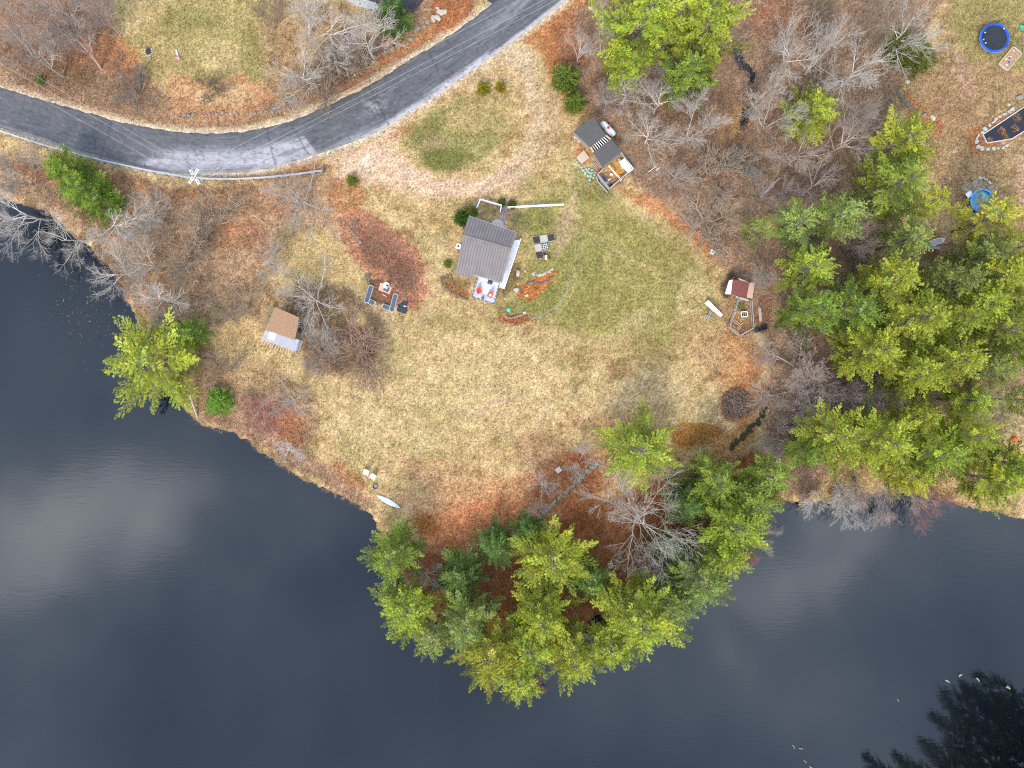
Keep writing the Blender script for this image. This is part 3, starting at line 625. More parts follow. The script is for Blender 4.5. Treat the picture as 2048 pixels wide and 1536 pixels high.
pines([
 (786, 1112, 66, 12, 2, MG, 'deep green pine at the water edge just below the white canoe'),
 (815, 1222, 58, 13, 0, YG, 'yellow-green pine leaning over the water below the canoe pine'),
 (917, 1152, 50, 8, 5, DG, 'small deep green pine standing inside the point of trees'),
 (992, 1092, 38, 7, 5, DG, 'low dark pine at the end of the stone wall'),
 (1108, 1118, 88, 15, 1, YG, 'broad tall pine in the middle of the wooded point'),
 (932, 1242, 68, 13, 4, OL, 'thin olive pine with bare inner branches on the wooded point'),
 (985, 1318, 70, 15, 0, LG, 'yellow pine on the lower left rim of the wooded point'),
 (1040, 1362, 52, 14, 3, YG, 'southernmost pine of the wooded point'),
 (1085, 1232, 70, 15, 3, YG, 'pine with a dark gap below the broad tall pine'),
 (1145, 1312, 62, 13, 1, YG, 'pine on the bottom rim beside the small water gap'),
 (1280, 1238, 92, 15, 0, YG, 'big bright pine on the lower right of the wooded point'),
 (1398, 1160, 74, 14, 4, OL, 'olive pine right of the big bright pine'),
 (1465, 1050, 74, 15, 2, YG, 'full green pine beside the big bare oak'),
 (1425, 962, 62, 13, 1, MG, 'dark feathery pine above the full green pine'),
 (1540, 952, 58, 13, 3, MG, 'green pine at the right end of the wooded point'),
 (1275, 900, 80, 13, 0, YG, 'single pine standing at the lower edge of the lawn'),
 (1350, 1110, 40, 8, 5, DG, 'short dark pine below the big bare oak'),
 (1180, 1160, 44, 9, 5, DG, 'short dark pine left of the big bare oak'),
 (1055, 1065, 34, 7, 5, DG, 'small dark pine crossing the lower stone wall'),
 (308, 726, 94, 12, 3, YG, 'big pine leaning over the pond on the left shore'),
 (372, 668, 32, 9, 5, MG, 'narrow green pine behind the leaning shore pine'),
 (1290, 45, 95, 18, 2, YG, 'tall pine nearest the road at the top edge'),
 (1410, 50, 92, 18, 0, YG, 'tall pine right of the road pine at the top edge'),
 (1375, 150, 62, 12, 5, MG, 'shorter green pine below the two tall top pines'),
 (1255, 130, 44, 12, 3, YG, 'slender pine at the left foot of the tall top pines'),
 (1628, 226, 52, 10, 5, YG, 'round bright pine alone among the grey bare trees'),
 (1800, 285, 68, 15, 3, LG, 'yellow-green pine at the upper end of the pair by the lawn'),
 (1788, 372, 76, 15, 0, MG, 'fuller green pine at the lower end of the pair by the lawn'),
 (1590, 450, 58, 12, 4, OL, 'ragged pine at the upper left corner of the pine wood'),
 (1512, 462, 34, 10, 4, OL, 'small ragged pine nearest the lawn above the red shed'),
 (1670, 430, 62, 14, 3, OL, 'loose pine right of the ragged corner pine'),
 (1615, 540, 62, 13, 4, YG, 'open pine behind the red roofed shed'),
 (1620, 620, 70, 14, 2, MG, 'green pine right beside the fenced run'),
 (1700, 620, 76, 15, 1, MG, 'full pine in the second row right of the fenced run'),
 (1775, 565, 66, 16, 0, YG, 'pine in the middle of the pine wood'),
 (1740, 700, 76, 15, 0, YG, 'pine above the bare maples at the lawn side of the wood'),
 (1820, 640, 68, 16, 2, YG, 'pine deep in the wood below the middle pine'),
 (1825, 745, 70, 15, 3, YG, 'pine above the dead branches of the lower wood'),
 (1812, 478, 54, 15, 3, OL, 'pine partly over the white boat'),
 (1850, 405, 40, 13, 4, LG, 'light yellow pine left of the blue pool'),
 (1972, 440, 62, 14, 4, LG, 'airy yellow pine covering the lower half of the pool'),
 (1905, 566, 58, 16, 1, OL, 'pine below the white boat'),
 (1985, 560, 66, 16, 0, YG, 'pine near the right edge below the pool'),
 (2030, 500, 48, 15, 4, LG, 'thin pine at the right edge beside the pool trees'),
 (1905, 640, 66, 16, 1, YG, 'pine in the right half of the wood'),
 (2000, 660, 70, 16, 3, MG, 'pine by the right edge in the middle of the wood'),
 (1900, 725, 66, 16, 0, YG, 'pine above the pair of lower wood pines'),
 (1975, 745, 48, 15, 4, OL, 'loose pine left of the leaf-strewn clearing'),
 (2040, 600, 50, 16, 2, YG, 'pine cut by the right edge of the picture'),
 (1665, 870, 82, 14, 2, YG, 'pine at the lawn end of the row above the cove'),
 (1760, 880, 86, 15, 0, LG, 'bright pine in the middle of the row above the cove'),
 (1870, 905, 84, 15, 1, YG, 'pine above the reddish bare maples on the cove'),
 (1935, 870, 70, 15, 2, YG, 'pine left of the orange ball'),
 (1985, 960, 70, 14, 3, LG, 'pine reaching over the water at the right edge'),
 (2042, 930, 56, 15, 0, YG, 'pine below the orange ball at the right edge'),
 (1940, 800, 48, 14, 3, YG, 'small crowned pine above the pine left of the orange ball'),
 (866, 1268, 46, 12, 4, OL, 'olive pine on the left rim between the two yellow pines'), (1062, 1290, 58, 14, 1, YG, 'pine in the lowest row left of the small water gap'), (1225, 1305, 48, 13, 3, YG, 'pine at the lowest right rim of the point'),
 (1345, 1205, 56, 13, 2, OL, 'pine between the big bright pine and the olive pine'), (1440, 1112, 52, 13, 1, YG, 'pine under the full green pine at the water'), (1500, 1005, 56, 13, 0, MG, 'pine between the full green pine and the right end pine'), (1375, 1010, 40, 10, 5, DG, 'dark pine touching the right side of the bare oak'),
 (1972, 512, 54, 15, 1, OL, 'pine right of the white boat'), (1950, 610, 60, 16, 0, YG, 'pine between the right edge pines of the wood'), (2040, 700, 50, 15, 1, MG, 'pine at the right edge above the clearing'), (1840, 835, 46, 13, 2, YG, 'pine in the gap above the cove row'), (1615, 905, 42, 11, 5, MG, 'low pine at the lawn end of the cove row'), (1815, 950, 52, 12, 0, LG, 'low bright pine just above the bare cove maples'),
 (2046, 800, 36, 14, 4, OL, 'pine at the right edge above the orange ball'),
])
for px, py, r, h, col, lab in ((786, 28, 40, 8, (.10, .17, .035, 1), 'dark green evergreen at the top edge beside the paved drive'), (128, 338, 46, 8, (.27, .32, .045, 1), 'upper bushy evergreen below the guardrail'), (168, 378, 48, 8, (.24, .30, .045, 1), 'middle bushy evergreen below the guardrail'), (200, 405, 40, 7, (.22, .28, .045, 1), 'lowest bushy evergreen below the guardrail')):
    plant('evergreen_tree', PINES[5], ('trunk', 'crown'), lab, 'evergreen', px, py, r * 1.2, h, 15, 5, col, group='bushy evergreens')
# trees on the bank just past the lower right corner: only their mirror images reach the picture
for px, py, r, h, var, lab in ((2110, 1545, 56, 31, 1, 'tall pine on the bank whose dark reflection fills the lower right corner'), (2190, 1500, 46, 30, 0, 'tall pine on the far bank at the right, seen as a reflection'), (2085, 1640, 46, 26, 2, 'tall pine on the lower bank, seen as a reflection'), (1968, 1672, 44, 27, 2, 'pine on the bottom bank, seen as a low reflection'), (1872, 1662, 40, 24, 1, 'leftmost pine of the bottom bank, seen as a reflection'), (2150, 1600, 52, 32, 2, 'tallest pine of the far bank, seen as a reflection'), (2060, 1585, 44, 28, 5, 'dense pine of the lower bank, seen as a reflection'), (2170, 1540, 50, 31, 5, 'dense pine of the right bank, seen as a reflection'), (2120, 1500, 40, 26, 5, 'lower dense pine at the right bank edge, seen as a reflection'), (2030, 1650, 44, 27, 2, 'pine behind the bottom bank edge, seen as a reflection')):
    t = plant('pine_tree', PINES[var], ('trunk', 'crown'), lab, 'pine tree', px, py, r, h, 15, 5, MG, group='pine trees', zc=0)

PALEB = (.50, .435, .37, 1); GREYB = (.36, .305, .255, 1); PINKB = (.41, .31, .255, 1); BRNB = (.31, .225, .155, 1); REDB = (.33, .16, .13, 1); OAKB = (.41, .36, .30, 1)
def bares(rows):
    for i, (px, py, r, h, st, col, lean, label) in enumerate(rows):
        L = BARES[st]; h0, R0 = {'s': (9, 4), 'o': (12, 9), 'v': (9, 3.4), 'b': (3, 2.3)}[st]
        nm, cat = ('bare_shrub', 'shrub') if st == 'b' else ('bare_tree', 'tree')
        plant(nm, L[i % len(L)], ('trunk', 'branches'), label, cat, px, py, r * 1.22, h, h0, R0, col, lean, 'leafless shrubs' if st == 'b' else 'leafless trees')
bares([
 (50, 40, 80, 15, 'v', PINKB, None, 'bare tree in the upper left corner'),
 (125, 32, 78, 15, 's', GREYB, None, 'bare tree at the top edge left of the upper lawn'),
 (140, 95, 66, 14, 'v', PINKB, None, 'bare tree with its trunk foot nearest the upper lawn'),
 (62, 108, 70, 14, 's', GREYB, None, 'bare tree between the corner tree and the road'),
 (185, 22, 55, 13, 'v', PINKB, None, 'thin bare tree at the edge of the upper lawn'),
 (595, 150, 66, 9, 's', PALEB, (-1, .1, 22), 'pale bare tree sweeping left over the upper lawn edge'),
 (655, 62, 84, 11, 's', PALEB, None, 'large pale bare tree above the curve of the road'),
 (730, 82, 62, 10, 's', PALEB, None, 'pale bare tree beside the dark evergreen at the top'),
 (590, 35, 66, 11, 'v', PALEB, None, 'pale bare tree at the top edge left of the big pale one'),
 (540, 18, 36, 7, 'v', BRNB, None, 'brown bare tree at the top edge of the lawn'),
 (680, 125, 54, 7, 'b', BRNB, None, 'brown shrub beneath the pale roadside trees'),
 (640, 170, 46, 5, 'b', BRNB, None, 'brown shrub nearest the road below the pale trees'),
 (32, 425, 74, 10, 's', PALEB, (-1, .2, 12), 'pale bare tree hanging over the pond in the left corner'),
 (18, 345, 56, 10, 'v', GREYB, None, 'grey bare tree below the guardrail at the left edge'),
 (118, 480, 56, 8, 's', PALEB, (-1, .5, 26), 'pale bare tree stretching its limbs over the dark water'),
 (225, 450, 70, 8, 's', PALEB, None, 'pale bare tree on the bank below the bushy evergreen'),
 (302, 425, 58, 8, 's', GREYB, None, 'grey bare tree below the utility pole'),
 (225, 545, 56, 8, 's', PALEB, (-1, .3, 22), 'pale bare tree reaching left from the shore'),
 (300, 530, 66, 8, 's', GREYB, None, 'grey bare tree in the shore thicket'),
 (318, 598, 58, 8, 's', PALEB, (-.4, .8, 16), 'pale bare tree right above the leaning shore pine'),
 (350, 660, 40, 8, 'v', GREYB, None, 'slim bare tree behind the leaning shore pine'),
 (360, 490, 62, 5, 'b', BRNB, None, 'brown shrub in the middle of the left thicket'),
 (420, 440, 60, 4, 'b', BRNB, None, 'brown shrub left of the vine-hung tree'),
 (600, 395, 74, 7, 's', GREYB, None, 'grey bare tree hung with green vine below the guardrail end'),
 (530, 530, 46, 5, 's', GREYB, None, 'small grey bare tree on the left lawn'),
 (488, 602, 48, 5, 's', BRNB, None, 'brown bare tree left of the brown roofed boathouse'),
 (625, 595, 74, 7, 's', OAKB, None, 'spreading bare tree touching the boathouse roof'),
 (700, 702, 76, 4.5, 'b', (.30, .185, .125, 1), None, 'wide reddish shrub right of the boathouse'),
 (645, 690, 46, 5, 'v', GREYB, None, 'grey bare tree between the boathouse and the reddish shrub'),
 (580, 800, 48, 4.5, 's', GREYB, None, 'small grey bare tree on the shore strip'),
 (525, 830, 40, 2.5, 'b', REDB, None, 'pinkish red shrub on the shore'),
 (575, 900, 32, 3, 's', PALEB, (-.6, .8, 20), 'small pale bare tree hanging over the shoreline'),
 (440, 740, 40, 4, 'b', BRNB, None, 'brown shrub between the round green bush and the shore pine'),
 (1160, 98, 36, 9, 's', PALEB, None, 'slim pale tree among rust leaves near the road'),
 (1215, 55, 34, 13, 'v', PALEB, None, 'birch with a white trunk beside the tall top pine'),
 (1255, 185, 54, 8, 's', PALEB, None, 'pale bare tree above the long-roofed shed'),
 (1318, 205, 58, 8, 's', PALEB, None, 'pale bare tree below the tall top pines'),
 (1215, 205, 34, 7, 's', GREYB, None, 'small grey tree beside the white gas tank'),
 (1300, 270, 56, 7, 's', PALEB, None, 'pale bare tree right of the white gas tank'),
 (1390, 255, 56, 9, 'v', PALEB, None, 'pale bare tree left of the brook'),
 (1350, 352, 38, 5, 's', GREYB, None, 'little grey tree right of the fenced yard'),
 (1390, 455, 30, 4, 's', GREYB, None, 'little grey tree below the picnic pallet'),
 (1420, 440, 62, 3, 'b', BRNB, None, 'wide brown shrub at the lawn edge above the white box'),
 (1430, 350, 58, 3, 'b', BRNB, None, 'wide brown shrub left of the brook'),
 (1480, 330, 40, 4, 'b', (.26, .23, .19, 1), None, 'grey green shrub standing in the brook'),
 (1320, 130, 34, 9, 'v', GREYB, None, 'grey bare tree poking out of the top pines'),
 (1575, 118, 66, 13, 's', PALEB, None, 'pale bare tree right of the brook at the top'),
 (1650, 112, 62, 13, 'v', PALEB, None, 'pale tree in the middle of the upper bare grove'),
 (1555, 225, 62, 10, 'v', PALEB, None, 'pale tree left of the round bright pine'),
 (1715, 140, 72, 13, 's', PALEB, None, 'large pale tree at the right of the upper bare grove'),
 (1725, 205, 56, 12, 'v', GREYB, None, 'grey tree right of the round bright pine'),
 (1690, 285, 66, 10, 's', PINKB, None, 'pinkish bare tree left of the lawn pine pair'),
 (1600, 310, 58, 9, 's', PINKB, None, 'pinkish bare tree below the round bright pine'),
 (1630, 372, 62, 9, 's', PINKB, None, 'pinkish bare tree above the ragged corner pine'),
 (1545, 385, 44, 7, 'v', PINKB, None, 'bare tree left of the ragged corner pine'),
 (1760, 45, 60, 11, 'v', BRNB, None, 'brown bare tree at the top edge of the grove'),
 (1815, 62, 70, 10, 's', PALEB, None, 'pale tree hung with green vine beside the neighbour lawn'),
 (1640, 25, 40, 8, 'b', BRNB, None, 'brown shrub near the lying log'),
 (1730, 475, 54, 9, 'v', PINKB, None, 'bare tree in the gap of the pine wood'),
 (1550, 540, 44, 8, 'v', GREYB, (-1, .6, 20), 'grey bare tree behind the red roofed shed'),
 (1598, 728, 76, 8, 'v', PINKB, (-1, -.2, 28), 'bare maple leaning out over the lawn, upper one'),
 (1612, 786, 82, 8, 'v', PINKB, (-1, .3, 28), 'bare maple leaning out over the lawn, lower one'),
 (1700, 765, 44, 8, 'v', PINKB, None, 'bare maple behind the two leaning ones'),
 (1765, 812, 52, 9, 's', GREYB, None, 'dead grey tree in the lower wood'),
 (1685, 1004, 58, 8, 'v', PALEB, (-.2, 1, 40), 'bare maple hanging over the cove, leftmost'),
 (1745, 1004, 58, 8, 'v', PINKB, (.1, 1, 40), 'bare maple hanging over the cove, second from left'),
 (1812, 1004, 58, 8, 'v', PINKB, (.0, 1, 40), 'bare maple hanging over the cove, third from left'),
 (1872, 1004, 58, 8, 'v', REDB, (.2, 1, 40), 'reddish bare maple hanging over the cove, rightmost'),
 (1285, 1040, 106, 12, 'o', OAKB, None, 'big spreading bare oak on the wooded point'),
 (1528, 1082, 36, 6, 'v', PINKB, (1, -.3, 34), 'bare tree sticking out over the water from the full green pine'),
 (1510, 1118, 26, 5, 'v', REDB, (1, .6, 34), 'small reddish bare tree over the water below it'),
 (1085, 972, 32, 4, 's', PALEB, None, 'small pale tree left of the stone wall'),
 (1162, 928, 38, 5, 'v', PALEB, None, 'small pale tree at the upper end of the stone wall'),
 (1072, 1020, 22, 3.5, 's', PALEB, None, 'tiny pale tree at the lower end of the stone wall'),
 (850, 1150, 42, 7, 's', GREYB, None, 'dead grey tree between the canoe pine and the small pine'),
 (1560, 880, 36, 3, 'b', PINKB, None, 'twiggy shrub by the dark ditch at the lawn edge'),
 (1075, 1385, 24, 4, 'v', REDB, (.3, 1, 30), 'small reddish tree at the bottom rim of the point'),
 (1920, 770, 40, 8, 's', GREYB, None, 'dead grey tree by the leaf-strewn clearing'),
 (265, 180, 44, 3, 'b', (.22, .18, .14, 1), None, 'dull grey-brown shrub above the road bend'),
 (420, 178, 28, 2.5, 'b', (.15, .12, .085, 1), None, 'dark little shrub above the roadside stone row'),
 (700, 135, 44, 4, 'b', BRNB, None, 'tangled shrub at the road bank under pale trees'),
])
def bushes(rows):
    for px, py, r, h, v, col, label in rows:
        h0, R0 = ((2, 1.2), (2, 1.2), (2.4, 1.0))[v]
        plant('evergreen_bush', BUSH[v], ('stems', 'crown'), label, 'bush', px, py, r, h, h0, R0, col, group='evergreen bushes')
GB = (.11, .155, .032, 1)
bushes([
 (967, 176, 12, 2.0, 0, (0.333, 0.264, 0.028, 1), 'left of two rounded yellow bushes by the driveway loop'),
 (1001, 173, 9.5, 2.0, 0, (0.372, 0.271, 0.028, 1), 'right, narrower of two yellow bushes by the driveway loop'),
 (1131, 155, 25, 4, 1, (0.186, 0.225, 0.046, 1), 'upper green bush at the edge of the rust leaves'),
 (1149, 205, 19, 3, 0, (0.194, 0.232, 0.039, 1), 'lower round bush above the long-roofed shed'),
 (703, 360, 10, 1.4, 0, (0.217, 0.232, 0.046, 1), 'small round bush by the driveway mouth'),
 (437, 804, 24, 2, 1, (0.186, 0.295, 0.046, 1), 'round bright green bush on the left shore'),
 (924, 436, 15, 2.6, 0, (0.078, 0.132, 0.028, 1), 'dark round evergreen at the house corner'),
 (941, 424, 12, 2.4, 2, (0.155, 0.171, 0.025, 1), 'yellowish dark evergreen at the white fence corner'),
 (1004, 404, 7, 1.1, 2, (0.093, 0.124, 0.031, 1), 'small shrub left of the front path'),
 (1024, 408, 8, 1.1, 0, (0.116, 0.132, 0.031, 1), 'small shrub right of the front path'),
 (895, 528, 7, .8, 0, (0.202, 0.217, 0.046, 1), 'tiny green shrub below the house chimney'),
 (1835, 110, 34, 3, 1, (0.155, 0.155, 0.039, 1), 'olive bush under the vine-hung tree'),
 (1795, 90, 30, 3, 0, (0.155, 0.155, 0.046, 1), 'olive undergrowth bush left under the vine-hung tree'),
 (80, 160, 8, .7, 0, (0.155, 0.186, 0.046, 1), 'tiny green shrub on the bank above the road'),
])

# uncountable ground vegetation ------------------------------------------------------
def sample_px(rng, n, poly=None, box=None):
    if poly is not None:
        q = np.array(poly); x0, y0 = q.min(0); x1, y1 = q.max(0)
    else: x0, y0, x1, y1 = box
    px = rng.uniform(x0, x1, n); py = rng.uniform(y0, y1, n)
    if poly is not None:
        k = sdf(px, py, poly) < (fbm(px / 14, py / 14, 8) - .5) * 24; px, py = px[k], py[k]
    return px, py
def stuff(name, label, tb, material):
    return tag(link(name, tb.mesh(name), material), label, None, None, 'stuff')
MBLADE = mat('dry_blades', attr='Col', rough=.85, var=0, spec=.1, transl=.25)
rng = np.random.default_rng(77)
HARD = [[(905, 428), (1048, 428), (1048, 470), (1010, 618), (940, 600), (900, 545)], [(1145, 232), (1190, 232), (1250, 300), (1262, 340), (1217, 382), (1190, 350)], [(520, 610), (605, 630), (595, 705), (520, 685)], [(1448, 555), (1512, 560), (1506, 600), (1455, 595)], [(1996, 396), (1023, 396), (1008, 452), (994, 446)], [(1060, 465), (1112, 465), (1105, 520), (1065, 520)], [(730, 565), (800, 585), (790, 625), (730, 605)], ell(1990, 75, 32, 32), ell(1964, 401, 25, 25), [(1960, 265), (2050, 210), (2050, 262), (1975, 290)]]
def clear_hard(px, py):
    k = np.ones(px.shape, bool)
    for h in HARD: k &= sdf(px, py, h) > 0
    return k
def blade_field(name, label, n, box, hgt, wid, jitter, keep, hrange=(.5, 1.5), bright=1.0):
    px, py = sample_px(rng, n, box=box)
    c, dp_, db_ = ground_colour(px, py); dr = sdf(px, py, ROADP)
    k = keep(px, py, c, dp_, dr) & (dp_ > 3) & (dr > 3) & clear_hard(px, py); px, py, c = px[k], py[k], c[k]
    n = len(px); pos = np.stack([(px - 1024) * S, (768 - py) * S, np.full(n, -.01)], -1)
    dirs = unit(np.stack([rng.normal(size=n), rng.normal(size=n), np.abs(rng.normal(size=n)) * .7 + .25], -1))
    col = np.clip(c * rng.uniform(1 - jitter, 1 + jitter, n)[:, None] * bright + rng.normal(size=(n, 3)) * .012, .004, .9)
    tb = TB(); blades(tb, pos, dirs, rng.uniform(*hrange, n) * hgt, rng.uniform(.6, 1.4, n) * wid, col, rng)
    return stuff(name, label, tb, MBLADE)
FR = (-20, -20, 2070, 1100)
blade_field('lawn_grass', 'dry straw and green grass blades over the lawns', 260000, FR, .26, .11, .6, lambda px, py, c, d, r: c[:, 1] > .095, bright=1.05)
blade_field('fallen_leaves', 'rust and brown fallen leaves under the trees and along the road', 210000, FR, .22, .16, .55, lambda px, py, c, d, r: (c[:, 0] > c[:, 1] * 1.55) & (c[:, 1] < .2), bright=1.15)
def thicket(name, label, polys, n, h, cols):
    tb = TB(); P = [sample_px(rng, int(n * w), poly) for poly, w in polys]
    px = np.concatenate([p[0] for p in P]); py = np.concatenate([p[1] for p in P])
    k = (sdf(px, py, ROADP) > 10) & (sdf(px, py, POND) > -6) & clear_hard(px, py) & (fbm(px / 22, py / 22, 91, 3) > .40); px, py = px[k], py[k]; m = 7; n = len(px)
    pos = np.repeat(np.stack([(px - 1024) * S, (768 - py) * S, np.full(n, -.12)], -1), m, 0); tot = n * m
    dirs = unit(np.stack([rng.normal(size=tot) * .65, rng.normal(size=tot) * .65, rng.uniform(.25, 1.1, tot)], -1))
    start = rng.uniform(0, .5, tot) * h; pos = pos + dirs * (start * (rng.random(tot) > .5))[:, None]
    cc = np.array(cols)[rng.integers(0, len(cols), n)] * rng.uniform(.7, 1.3, n)[:, None]
    col = np.repeat(cc, m, 0) * rng.uniform(.8, 1.2, tot)[:, None]
    blades(tb, pos, dirs, rng.uniform(.4, 1.1, tot) * h, rng.uniform(.025, .05, tot), col, rng)
    return stuff(name, label, tb, MBLADE)
TW = [(.36, .27, .20), (.43, .35, .28), (.27, .185, .13), (.47, .40, .33), (.30, .17, .11)]
thicket('wood_undergrowth', 'tangled leafless undergrowth of the wood right of the long-roofed shed', [([(1240, 250), (1200, 140), (1260, 100), (1560, 40), (1800, 20), (1780, 240), (1720, 430), (1560, 560), (1480, 520), (1380, 440), (1270, 350)], 1.0), ([(1560, 420), (1760, 420), (1760, 620), (1560, 560)], .25), ([(1540, 650), (1720, 660), (1800, 820), (1560, 860)], .3), ([(1530, 850), (1600, 850), (1640, 1000), (1570, 990)], .12)], 12000, 1.2, TW)
thicket('shore_brush', 'tangled brown brush along the left shore and below the guardrail', [([(0, 310), (200, 335), (380, 375), (620, 355), (640, 430), (560, 500), (420, 600), (330, 640), (230, 520), (140, 430), (0, 380)], 1.0), ([(430, 590), (540, 570), (520, 640), (430, 650)], .1), ([(590, 560), (690, 570), (780, 660), (720, 760), (610, 740)], .55), ([(350, 700), (470, 760), (560, 850), (700, 970), (720, 1010), (560, 920), (400, 830)], .3), ([(690, 430), (780, 470), (840, 540), (830, 610), (770, 570)], .22)], 8500, .95, TW + [(.30, .17, .10), (.34, .20, .14)])
thicket('bank_brush', 'tangled brush on the bank above the road', [([(0, 0), (190, 0), (240, 100), (330, 190), (300, 240), (120, 200), (0, 150)], 1.0), ([(540, 180), (680, 60), (780, 80), (700, 160), (600, 215)], .5), ([(500, 0), (580, 0), (560, 80), (520, 60)], .15), ([(1060, 80), (1200, 10), (1230, 120), (1180, 230)], .3)], 3600, .95, TW + [(.30, .15, .08)])
thicket('shore_reeds', 'pale straw reeds along the water line', [([(380, 825), (440, 838), (510, 868), (580, 915), (700, 980), (748, 1010), (752, 1035), (690, 1005), (560, 935), (470, 880), (385, 845)], 1.0), ([(180, 470), (250, 520), (290, 620), (262, 620), (215, 540), (160, 490)], .5), ([(1590, 970), (1680, 960), (1690, 1000), (1600, 1006)], .25), ([(1440, 180), (1520, 170), (1510, 330), (1460, 340)], .5)], 6500, .75, [(.50, .36, .22), (.42, .26, .15), (.55, .43, .30), (.36, .19, .11)])
# brush pile on the lawn
tb = TB(); c0 = G(1472, 808)
for i in range(620):
    a = rng.uniform(0, 6.28); rr = 2.5 * math.sqrt(rng.random()) * rng.uniform(.75, 1.12); z = 1.5 * max(.02, 1 - (rr / 2.6) ** 2) * rng.random() ** .5; d = unit(np.array([rng.normal(), rng.normal(), rng.normal() * .35])); L = rng.uniform(.7, 2.2)
    p = np.array([c0.x + rr * math.cos(a), c0.y + rr * math.sin(a), z + .05]); k_ = rng.uniform(.4, 1.9); limb(tb, [p - d * L / 2, p + rng.normal(size=3) * .08, p + d * L / 2], [.04, .03, .012], np.array((.25, .175, .13)) * k_, 4)
bp_ = tag(link('brush_pile', tb.mesh('brush_pile'), MBLADE), 'round heap of brown cut branches on the lower right lawn', 'brush pile')
# leaf scraps drifting on the pond
tb = TB(); px, py = rng.normal(172, 34, 420), rng.normal(590, 60, 420); px2, py2 = rng.uniform(1600, 1660, 60), rng.uniform(1005, 1020, 60)
px = np.r_[px, px2]; py = np.r_[py, py2]; k = sdf(px, py, POND) < -10; px, py = px[k], py[k]; n = len(px)
P = np.stack([(px - 1024) * S, (768 - py) * S, np.full(n, WZ + .01)], -1)
blades(tb, P, unit(np.stack([rng.normal(size=n), rng.normal(size=n), np.full(n, .12)], -1)), rng.uniform(.1, .4, n), rng.uniform(.06, .2, n), np.array((.25, .18, .07)) * rng.uniform(.4, 1.6, n)[:, None], rng)
stuff('floating_leaves', 'pale leaf scraps drifting near the left shore', tb, MBLADE)
# ------------------------------------------------------------------ built things
def PL(a, b, t): return (a[0] + (b[0] - a[0]) * t, a[1] + (b[1] - a[1]) * t)
def W3(p, z): return G(p[0], p[1], z)
MMETAL = mat('grey_roof_metal', (.18, .15, .14), .65, .18, .7, .03, spec=.25)
MWALLH = mat('pale_clapboard', (.42, .40, .37), .8, .1, 4, .1)
MWHITE = mat('white_paint', (.74, .74, .75), .55, .06, 3)
MDECK = mat('white_deck_board', (.62, .62, .65), .7, .13, 2.2)
MDGREY = mat('dark_grey_paint', (.10, .105, .115), .6, .15, 4)
MBLACK = mat('black_plastic', (.018, .019, .022), .5, .25, 4)
MBRICK = mat('chimney_brick', (.30, .12, .07), .9, .3, 7, .3)
MGLASS = mat('window_glass', (.03, .04, .05), .08, 0, spec=.6)
MWOOD = mat('weathered_wood', (.30, .235, .17), .9, .22, 5, .2)
MPALEW = mat('pale_lumber', (.52, .40, .27), .85, .18, 5, .1)
MGREYW = mat('grey_lumber', (.34, .32, .30), .9, .2, 5, .1)
MSOIL = mat('garden_soil', (.055, .035, .025), .95, .4, 6, .5)
MSTONE = mat('field_stone', (.33, .305, .265), .9, .3, 3, .3, objcol=True)
MRED = mat('red_plastic', (.62, .045, .02), .5, .12, 4)
MGALV = mat('galvanised_rail', (.37, .375, .385), .45, .12, 3, spec=.5)
MROPE = mat('wire', (.45, .45, .47), .5, 0)
MTEAL = mat('teal_plastic', (.06, .50, .33), .5, .06, 3)
MBLUE = mat('blue_vinyl', (.012, .10, .62), .45, .15, 2)
MPOOL = mat('pool_water_blue', (.01, .22, .50), .2, .2, 1.2, spec=.5)
MTARP = mat('charcoal_cloth', (.035, .04, .05), .85, .35, 4, .3)
MPINKPLY = mat('plywood', (.50, .34, .25), .85, .15, 3)
MRUSTRED = mat('red_brown_roofing', (.17, .05, .04), .8, .25, 3, .15)
MBROWNR = mat('brown_shingle', (.30, .17, .10), .95, .32, 5, .4)
MSHEET = mat('silvery_sheet_metal', (.27, .28, .32), .6, .18, 2, spec=.5)
MGREENW = mat('mossy_boards', (.17, .17, .085), .9, .3, 4, .2)
MCONC = mat('pale_slab', (.46, .40, .37), .9, .16, 3, .2)
MBROWNB = mat('brick_path', (.27, .185, .15), .9, .3, 12, .3)
RS = random.Random(9)

# stones --------------------------------------------------------------------------
def rock_mesh(seed):
    import bmesh
    bm = bmesh.new(); bmesh.ops.create_icosphere(bm, subdivisions=2, radius=.5); r = random.Random(seed)
    ds = [(Vector((r.gauss(0, 1), r.gauss(0, 1), r.gauss(0, 1))).normalized(), r.uniform(.28, .46)) for _ in range(11)]
    for v in bm.verts:
        for d, k in ds:
            e_ = v.co.dot(d)
            if e_ > k: v.co -= d * (e_ - k)
        v.co *= r.uniform(.96, 1.04)
    me = bpy.data.meshes.new('stone'); bm.to_mesh(me); bm.free(); me.materials.append(MSTONE); return me
ROCKS = [rock_mesh(i) for i in range(5)]
def stone_at(parent, px, py, d, col=None, z=.0, flat_=.6, name='stone'):
    c = G(px, py, z); s = d * S; k = RS.uniform(.75, 1.2) if col is None else 1
    col = col or (k, k * RS.uniform(.95, 1.02), k * RS.uniform(.85, 1.05), 1)
    return piece(parent, name, RS.choice(ROCKS), MSTONE, (c.x, c.y, z + s * flat_ * .25), (RS.uniform(-.2, .2), RS.uniform(-.2, .2), RS.uniform(0, 6.28)), (s * RS.uniform(.9, 1.25), s * RS.uniform(.8, 1.1), s * flat_), col)
def stone_row(label, line, n, d, jit=2, cat='stone wall', name='stone_wall', col=None):
    p = resample(line, n); t = thing(name, label, cat, G(*p[0]))
    for q in p: stone_at(t, q[0] + RS.uniform(-jit, jit), q[1] + RS.uniform(-jit, jit), d * RS.uniform(.7, 1.3), col)
    return t
